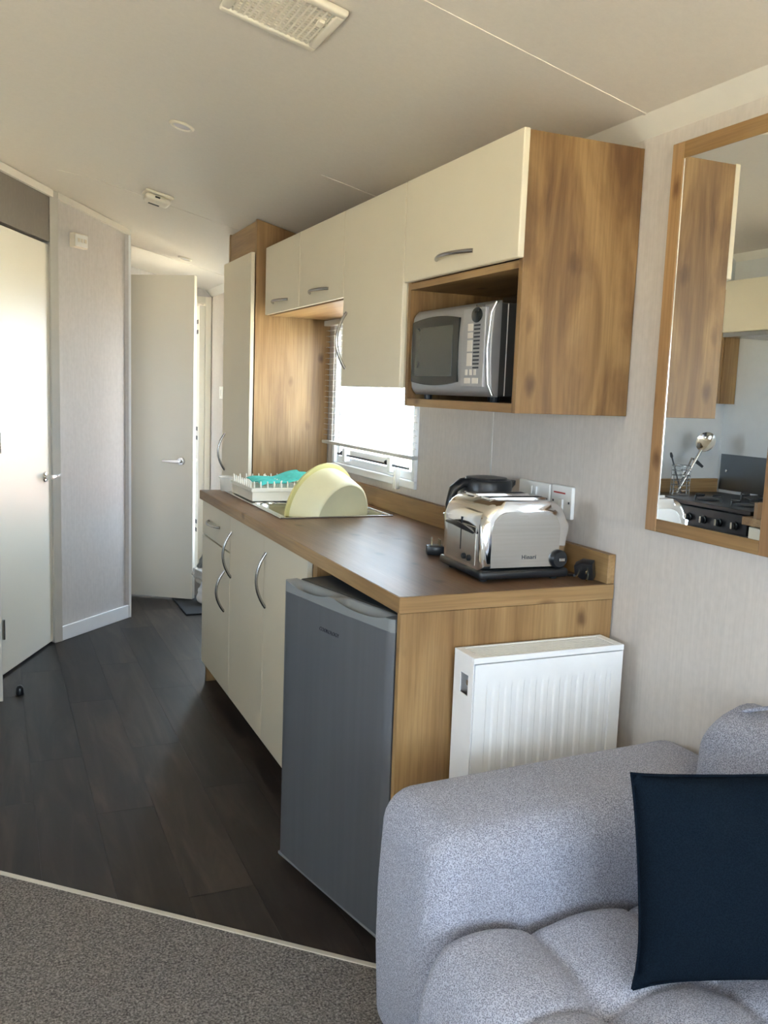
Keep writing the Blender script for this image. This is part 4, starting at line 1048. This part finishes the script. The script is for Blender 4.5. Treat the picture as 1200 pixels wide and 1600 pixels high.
# ------------------------------------------------------------------ navy scatter cushion
pc = Vector((1.084, 1.000, 0.586))
xd = Vector((0.905, -0.40, 0.05)).normalized(); yd = Vector((0.13, 0.16, 0.98)); yd = (yd-xd*yd.dot(xd)).normalized(); zd = xd.cross(yd)
cu_ = thing('scatter_cushion', 'dark navy square scatter cushion leaning on the grey sofa', 'cushion', (pc.x, pc.y, 0.41))
def pil(side):
    def f(u, v):
        a = 2*u-1; b_ = 2*v-1; hw = 0.170
        pull = 0.045
        x = a*hw*(1-pull*(1-b_*b_)*0.6*abs(a)**3); y = b_*hw*0.95*(1-pull*(1-a*a)*0.6*abs(b_)**3)
        ear = 1+0.018*abs(a*b_)**7+(0.05*abs(a*b_)**5 if a < 0 and b_ < 0 else 0); x *= ear; y *= ear
        th = 0.062*((1-a*a)*(1-b_*b_))**0.42
        th *= 1+0.05*math.sin(5*a+3*b_)
        y += -0.012*math.exp(-((a+0.9)/0.25)**2)*math.exp(-((b_-0.55)/0.3)**2)
        return pc+xd*x+yd*y+zd*th*side
    return f
bm = bm_new(); grid(bm, 32, 32, pil(1)); grid(bm, 32, 32, pil(-1)); bmesh.ops.remove_doubles(bm, verts=bm.verts, dist=1e-5)
obj('cover', bm, 'navy', cu_, smooth=80)
bm = bm_new(); f = pil(0); ed = [f(k/16, 0) for k in range(16)]+[f(1, k/16) for k in range(16)]+[f(1-k/16, 1) for k in range(16)]+[f(0, 1-k/16) for k in range(17)]
tube(bm, ed, 0.0025, 8); obj('piping', bm, 'navy', cu_, smooth=80)

# ------------------------------------------------------------------ ceiling fittings
sl = math.atan(0.235)
def ceil_mat(x, y): # local z points down from ceiling, local x along slope (towards +X)
    ex_ = Vector((math.cos(sl), 0, -math.sin(sl))); ey = Vector((0, -1, 0)); ez = ex_.cross(ey)
    mm = Matrix.Identity(4)
    for i in range(3): mm[i][0] = ex_[i]; mm[i][1] = ey[i]; mm[i][2] = ez[i]
    mm.translation = Vector((x, y, ceil_z(x)-0.0004)); return mm
def tbm(bm, mm): bmesh.ops.transform(bm, matrix=mm, verts=bm.verts); return bm
vm = ceil_mat(0.612, 2.058)
vn = thing('ceiling_vent', 'square ivory ceiling vent with fine grid at the top of the view', 'vent', vm.translation)
S_ = 0.118
bm = bm_new()
for q in ((-S_, S_, -S_, -S_+0.022), (-S_, S_, S_-0.022, S_), (-S_, -S_+0.022, -S_+0.022, S_-0.022), (S_-0.022, S_, -S_+0.022, S_-0.022)): abox(bm, *q, 0.0, 0.016, 0.006, 3)
obj('frame', tbm(bm, vm), 'ivory', vn, smooth=40)
obj('backing', tbm(box(-S_+0.015, S_-0.015, -S_+0.015, S_-0.015, 0.0002, 0.003), vm), 'ventback', vn)
for k in range(15):
    xx = -S_+0.028+k*0.0129
    obj('grille_bar', tbm(box(xx-0.0023, xx+0.0023, -S_+0.02, S_-0.02, 0.006, 0.012), vm), 'ivory', vn)
for k in range(15):
    xx = -S_+0.028+k*0.0129
    obj('grille_bar', tbm(box(-S_+0.02, S_-0.02, xx-0.0018, xx+0.0018, 0.0065, 0.0115), vm), 'ivory', vn)
obj('slider', tbm(box(S_-0.045, S_-0.030, 0.02, 0.05, 0.010, 0.019, 0.003), vm), 'ivory', vn)
def downlight(label, x, y, r=0.042):
    mm = ceil_mat(x, y); d = thing('ceiling_downlight', label, 'light', mm.translation, group='ceiling downlights')
    bm = bm_new(); lathe(bm, [(r, 0.0), (r, 0.003), (r*0.86, 0.007), (r*0.72, 0.006), (r*0.68, 0.002)], 28, mm, caps=False); obj('bezel', bm, 'ivory', d, smooth=40)
    bm = bm_new(); lathe(bm, [(r*0.70, 0.0015), (r*0.5, 0.004), (0.001, 0.005)], 24, mm, caps=False); obj('lens', bm, 'diffuser', d, smooth=40)
downlight('small round recessed ceiling light between the vent and the smoke alarm', 0.593, 3.128)
downlight('small round recessed ceiling light in the hall above the open door', 1.06, 5.47)
am = ceil_mat(0.690, 4.17)
al = thing('smoke_alarm', 'white smoke alarm on the ceiling joint before the hall', 'alarm', am.translation)
bm = bm_new(); abox(bm, -0.062, 0.062, -0.058, 0.058, 0.0, 0.012, 0.005, 2); obj('base_plate', tbm(bm, am), 'ivory', al)
bm = bm_new(); abox(bm, -0.056, 0.056, -0.050, 0.050, 0.0122, 0.040, 0.014, 3); obj('cover', tbm(bm, am), 'ivory', al, smooth=40)
for k in range(4):
    obj('sounder_slot', tbm(box(-0.030, 0.018, -0.046+0.006*k-0.046+0.05, -0.043+0.006*k-0.046+0.05, 0.0395, 0.0408), am), 'darkgrey', al)
obj('test_button', tbm(box(-0.016, 0.006, 0.046, 0.0512, 0.020, 0.027, 0.001), am), 'black', al)
# call point / heat sensor box high on diagonal wall
dn = Vector(((D1[1]-D0[1]), -(D1[0]-D0[0]), 0)).normalized(); dv = Vector((D1[0]-D0[0], D1[1]-D0[1], 0)).normalized()
def diag_box(bm, a0, a1, o0, o1, z0, z1, bev=0.0):
    P = lambda a, o, z: Vector((D0[0], D0[1], 0))+dv*a+dn*o+Vector((0, 0, z))
    return prism(bm, [P(a0, o0, z0), P(a1, o0, z0), P(a1, o1, z0), P(a0, o1, z0)], (0, 0, 0), (0, 0, z1-z0), bev)
a0_ = (Vector((0.372, 4.858, 0))-Vector((*D0, 0))).dot(dv)
cb = thing('sensor_box', 'white sensor box high on the angled hall wall', 'alarm', tuple(Vector((D0[0], D0[1], 2.0))+dv*(a0_+0.04)))
obj('back_box', diag_box(bm_new(), a0_, a0_+0.100, 0.0005, 0.030, 1.985, 2.055, 0.004), 'ivory', cb)
fpz = obj('cover', diag_box(bm_new(), a0_+0.006, a0_+0.094, 0.030, 0.036, 1.990, 2.050, 0.003), 'white', cb)
for k in range(3):
    obj('indicator', diag_box(bm_new(), a0_+0.018+k*0.024, a0_+0.034+k*0.024, 0.0362, 0.0385, 2.012, 2.030, 0.001), 'ivory', fpz)

# ------------------------------------------------------------------ floor oddments
tag(obj('door_stop', lathe(bm_new(), [(0.016, 0.0005), (0.017, 0.006), (0.015, 0.03), (0.010, 0.038), (0.001, 0.040)], 20, Matrix.Translation((0.088, 3.99, 0))), 'black', None, origin=(0.088, 3.99, 0), smooth=50), 'small black rubber door stop on the dark plank floor', 'door stop')
bm = bm_new(); abox(bm, 1.015, 1.42, 5.13, 5.60, 0.0005, 0.010, 0.003); tag(obj('doormat', bm, 'mat', None, origin=(1.2, 5.36, 0)), 'dark doormat on the hall floor past the base units', 'mat')
def lump(c, r, sq, seedn, zmin):
    bm = bm_new(); bmesh.ops.create_icosphere(bm, subdivisions=4, radius=1.0)
    rnd = random.Random(seedn); ph = [rnd.random()*6 for _ in range(6)]
    for v_ in bm.verts:
        n_ = v_.co.copy(); k = 1+0.10*math.sin(5*n_.x+ph[0]+3*n_.z)+0.08*math.sin(7*n_.y+ph[1])+0.07*math.sin(9*n_.z+ph[2]+4*n_.x)+0.04*math.sin(17*n_.x+ph[3]+11*n_.y)
        v_.co = Vector((c[0]+n_.x*r*sq[0]*k, c[1]+n_.y*r*sq[1]*k, max(zmin, c[2]+n_.z*r*sq[2]*k)))
    return bm
bg1 = thing('carrier_bag', 'bulging white and grey plastic bag on the doormat behind the base units', 'bag', (1.19, 5.40, 0.011))
obj('white_sack', lump((1.19, 5.36, 0.075), 0.075, (0.85, 0.8, 0.95), 3, 0.0115), 'bagwhite', bg1, smooth=80)
obj('grey_film', lump((1.185, 5.42, 0.175), 0.08, (0.95, 0.9, 0.75), 5, 0.0115), 'clear', bg1, smooth=80)
obj('dark_contents', lump((1.205, 5.44, 0.235), 0.062, (0.9, 0.9, 1.0), 8, 0.0115), 'baggrey', bg1, smooth=80)

# ------------------------------------------------------------------ opposite kitchen, seen in the mirror
ck = thing('cooker', 'black cooker with silver knobs seen in the mirror', 'cooker', (-0.62, 3.35, 0))
cX = -0.315
obj('body', box(XL+0.004, cX-0.02, 3.05, 3.62, 0.002, 0.83, 0.003), 'blackmatt', ck)
obj('hob_top', box(XL+0.004, cX, 3.05, 3.62, 0.8305, 0.852, 0.004), 'hobglass', ck)
cpn = obj('control_panel', box(cX-0.02, cX+0.004, 3.06, 3.61, 0.735, 0.828, 0.004), 'hobglass', ck)
obj('oven_door', box(cX-0.02, cX+0.006, 3.06, 3.61, 0.20, 0.715, 0.004), 'hobglass', ck)
for yy in (3.13, 3.23, 3.33, 3.43, 3.53):
    bm = bm_new(); lathe(bm, [(0.020, 0), (0.019, 0.008), (0.015, 0.010), (0.014, 0.022), (0.001, 0.023)], 18, Matrix.Translation((cX+0.004, yy, 0.775)) @ Matrix.Rotation(PI/2, 4, 'Y')); kb = obj('knob', bm, 'black', cpn, smooth=40)
    obj('knob_grip', box(cX+0.024, cX+0.034, yy-0.005, yy+0.005, 0.760, 0.792, 0.002), 'chrome', kb)
for (xx, yy) in ((-0.45, 3.22), (-0.45, 3.46), (-0.75, 3.22), (-0.75, 3.46)):
    bm = bm_new(); lathe(bm, [(0.05, 0.8522), (0.05, 0.858), (0.03, 0.866), (0.001, 0.866)], 20, Matrix.Translation((xx, yy, 0))); bn = obj('burner', bm, 'black', ck, smooth=40)
    bm = bm_new()
    for a in range(4):
        c_, s_ = math.cos(a*PI/2), math.sin(a*PI/2); tube(bm, [(xx+c_*0.03, yy+s_*0.03, 0.874), (xx+c_*0.085, yy+s_*0.085, 0.874), (xx+c_*0.088, yy+s_*0.088, 0.853)], 0.004, 6)
    obj('pan_support', bm, 'black', bn)
obj('oven_handle', tube(bm_new(), [(cX+0.006, 3.12, 0.66), (cX+0.035, 3.14, 0.66), (cX+0.035, 3.53, 0.66), (cX+0.006, 3.55, 0.66)], 0.008, 10), 'chrome', ck)
ws = thing('corner_worktop', 'dark worktop with oak upstand beside the cooker, seen in the mirror', 'worktop', (-0.6, 3.78, 0.80))
obj('top', box(XL+0.003, cX, 3.624, PY-0.003, 0.80, 0.836, 0.002), 'hobglass', ws)
obj('upstand', box(XL+0.02, -0.40, PY-0.024, PY-0.003, 0.8365, 0.912, 0.002), 'oak_x', ws)
cu2 = thing('base_cabinet', 'oak-topped base unit beside the cooker, seen at the mirror bottom', 'cabinet', (-0.6, 2.75, 0))
obj('carcass', box(XL+0.004, cX-0.004, 2.46, 3.044, 0.08, 0.795), 'oak_v', cu2)
obj('top', box(XL+0.003, -0.262, 2.47, 3.046, 0.7955, 0.832, 0.003), 'oak_x', cu2)
obj('side_panel', box(-0.60, -0.255, 2.955, 2.973, 0.8325, 0.905), 'oak_v', cu2)
obj('plinth', box(XL+0.004, -0.36, 2.46, 3.044, 0.002, 0.08), 'oak_h', cu2)
cd_ = obj('door', box(cX-0.004, cX+0.014, 2.47, 3.04, 0.09, 0.785, 0.003), 'cream', cu2)
obj('handle', bow((cX+0.014, 2.99, 0.52), (cX+0.014, 2.99, 0.70), (1, 0, 0)), 'chromesat', cd_, smooth=60)
tag(obj('splashback', box(XL+0.001, XL+0.007, 3.50, PY-0.02, 0.853, 1.052, 0.001), 'darksteel', None, origin=(XL, 3.7, 0.853)), 'dark steel splashback behind the hob, seen in the mirror', 'splashback')
bm = bm_new(); lathe(bm, [(0.008, 0), (0.008, 0.004), (0.005, 0.006)], 12, Matrix.Translation((XL+0.007, 3.86, 0.96)) @ Matrix.Rotation(PI/2, 4, 'Y'))
obj('fixing_screw', bm, 'chrome', bpy.data.objects['splashback'])
hc = thing('wall_cabinet', 'cream hood cabinet over the cooker, seen in the mirror', 'cabinet', (-0.78, 3.3, 1.68))
obj('carcass', box(XL+0.003, -0.618, 2.90, 3.62, 1.688, 1.945), 'oak_h', hc)
obj('door', box(-0.617, -0.60, 2.90, 3.62, 1.690, 1.945, 0.003), 'cream', hc)
obj('hood', box(XL+0.01, -0.585, 3.02, 3.60, 1.665, 1.687, 0.003), 'chromesat', hc)
oc = thing('wall_cabinet', 'oak-sided wall unit in the corner by the partition, seen in the mirror', 'cabinet', (-0.8, 3.76, 1.38))
obj('carcass', box(XL+0.003, -0.845, 3.850, PY-0.004, 1.33, 1.945), 'oak_v', oc)
obj('door', box(-0.844, -0.828, 3.852, PY-0.006, 1.332, 1.943, 0.003), 'oak_v', oc)
# utensil holder and utensils
UX, UY, UZ = -0.545, 3.775, 0.8365
uh = thing('utensil_holder', 'round wire utensil holder on the corner worktop, seen in the mirror', 'holder', (UX, UY, UZ))
for k in range(7):
    zz = UZ+0.004+k*0.026; obj('wire_ring', tube(bm_new(), [(UX+0.048*math.cos(a*PI/12), UY+0.048*math.sin(a*PI/12), zz) for a in range(25)], 0.0022, 6), 'chromesat', uh)
for k in range(8):
    a = k*PI/4; obj('upright_wire', tube(bm_new(), [(UX+0.048*math.cos(a), UY+0.048*math.sin(a), UZ+0.002), (UX+0.048*math.cos(a), UY+0.048*math.sin(a), UZ+0.162)], 0.0018, 6), 'chromesat', uh)
la = thing('ladle', 'shiny steel ladle leaning out of the utensil holder, seen in the mirror', 'ladle', (UX, UY, UZ+0.01))
p0 = Vector((UX+0.020, UY, UZ+0.012)); p1 = Vector((UX-0.115, UY-0.01, UZ+0.245))
obj('handle', tube(bm_new(), [p0, p0.lerp(p1, 0.5), p1], [0.006, 0.007, 0.009], 8), 'chrome', la, smooth=60)
bm = bm_new(); dvec = (p1-p0).normalized(); nrm = Vector((0.75, -0.55, 0.2)).normalized(); nrm = (nrm-dvec*nrm.dot(dvec)).normalized(); sd = dvec.cross(nrm)
def lad(u, v):
    r = u*0.050; a = 2*PI*v
    return p1+dvec*(0.050+1.15*r*math.cos(a))+sd*(r*math.sin(a))-nrm*(0.020*(1-u*u))
grid(bm, 8, 24, lad); bmesh.ops.remove_doubles(bm, verts=bm.verts, dist=1e-5)
bmesh.ops.solidify(bm, geom=bm.faces[:], thickness=0.0015)
obj('bowl', bm, 'chrome', la, smooth=60)
sp_ = thing('spatula', 'steel slice in the utensil holder behind the ladle, seen in the mirror', 'spatula', (UX, UY, UZ+0.01))
q0 = Vector((UX+0.005, UY+0.02, UZ+0.012)); q1 = Vector((UX-0.085, UY+0.02, UZ+0.20))
obj('handle', tube(bm_new(), [q0, q1], 0.005, 8), 'chromesat', sp_)
bm = bm_new(); prism(bm, [q1, q1+Vector((-0.03, 0, -0.005)), q1+Vector((-0.085, 0, -0.045)), q1+Vector((-0.075, 0, -0.055)), q1+Vector((-0.02, 0, -0.025))], (0, 0, 0), (0, 0.003, 0)); obj('blade', bm, 'darkgrey', sp_)
fk = thing('skewer', 'thin dark utensil leaning left in the holder, seen in the mirror', 'utensil', (UX, UY, UZ+0.01))
obj('handle', tube(bm_new(), [(UX-0.01, UY, UZ+0.012), (UX+0.06, UY+0.01, UZ+0.20)], 0.004, 8), 'darkgrey', fk)
bm = bm_new(); lathe(bm, [(0.003, 0), (0.008, 0.01), (0.006, 0.03), (0.001, 0.034)], 10, Matrix.Translation((UX+0.06, UY+0.01, UZ+0.198)) @ Matrix.Rotation(0.35, 4, 'Y')); obj('tip', bm, 'darkgrey', fk)

# ------------------------------------------------------------------ outside
gr = struct('ground', box(-40, 40, -40, 40, -0.75, -0.70), 'ground')
nb = thing('brick_wall', 'low terracotta brick wall outside below the kitchen window', 'wall', (6.1, 7.0, -0.7))
bk = obj('core', box(6.112, 6.30, 4.0, 12.0, -0.70, 0.17), 'mortar', nb)
bmesh_b = None
for r_i in range(6):
    for c_i in range(30):
        yy = 5.0+c_i*0.235+(0.117 if r_i % 2 else 0)
        if bmesh_b is None:
            bm = box(-0.0, 0.05, -0.1125, 0.1125, -0.066, 0.066); o = obj('brick', bm, 'brick', nb, local=True); bmesh_b = o.data
        else: o = link('brick', bmesh_b, None, nb)
        o.location = (0.0, yy-7.0, -0.63+r_i*0.145+0.7)
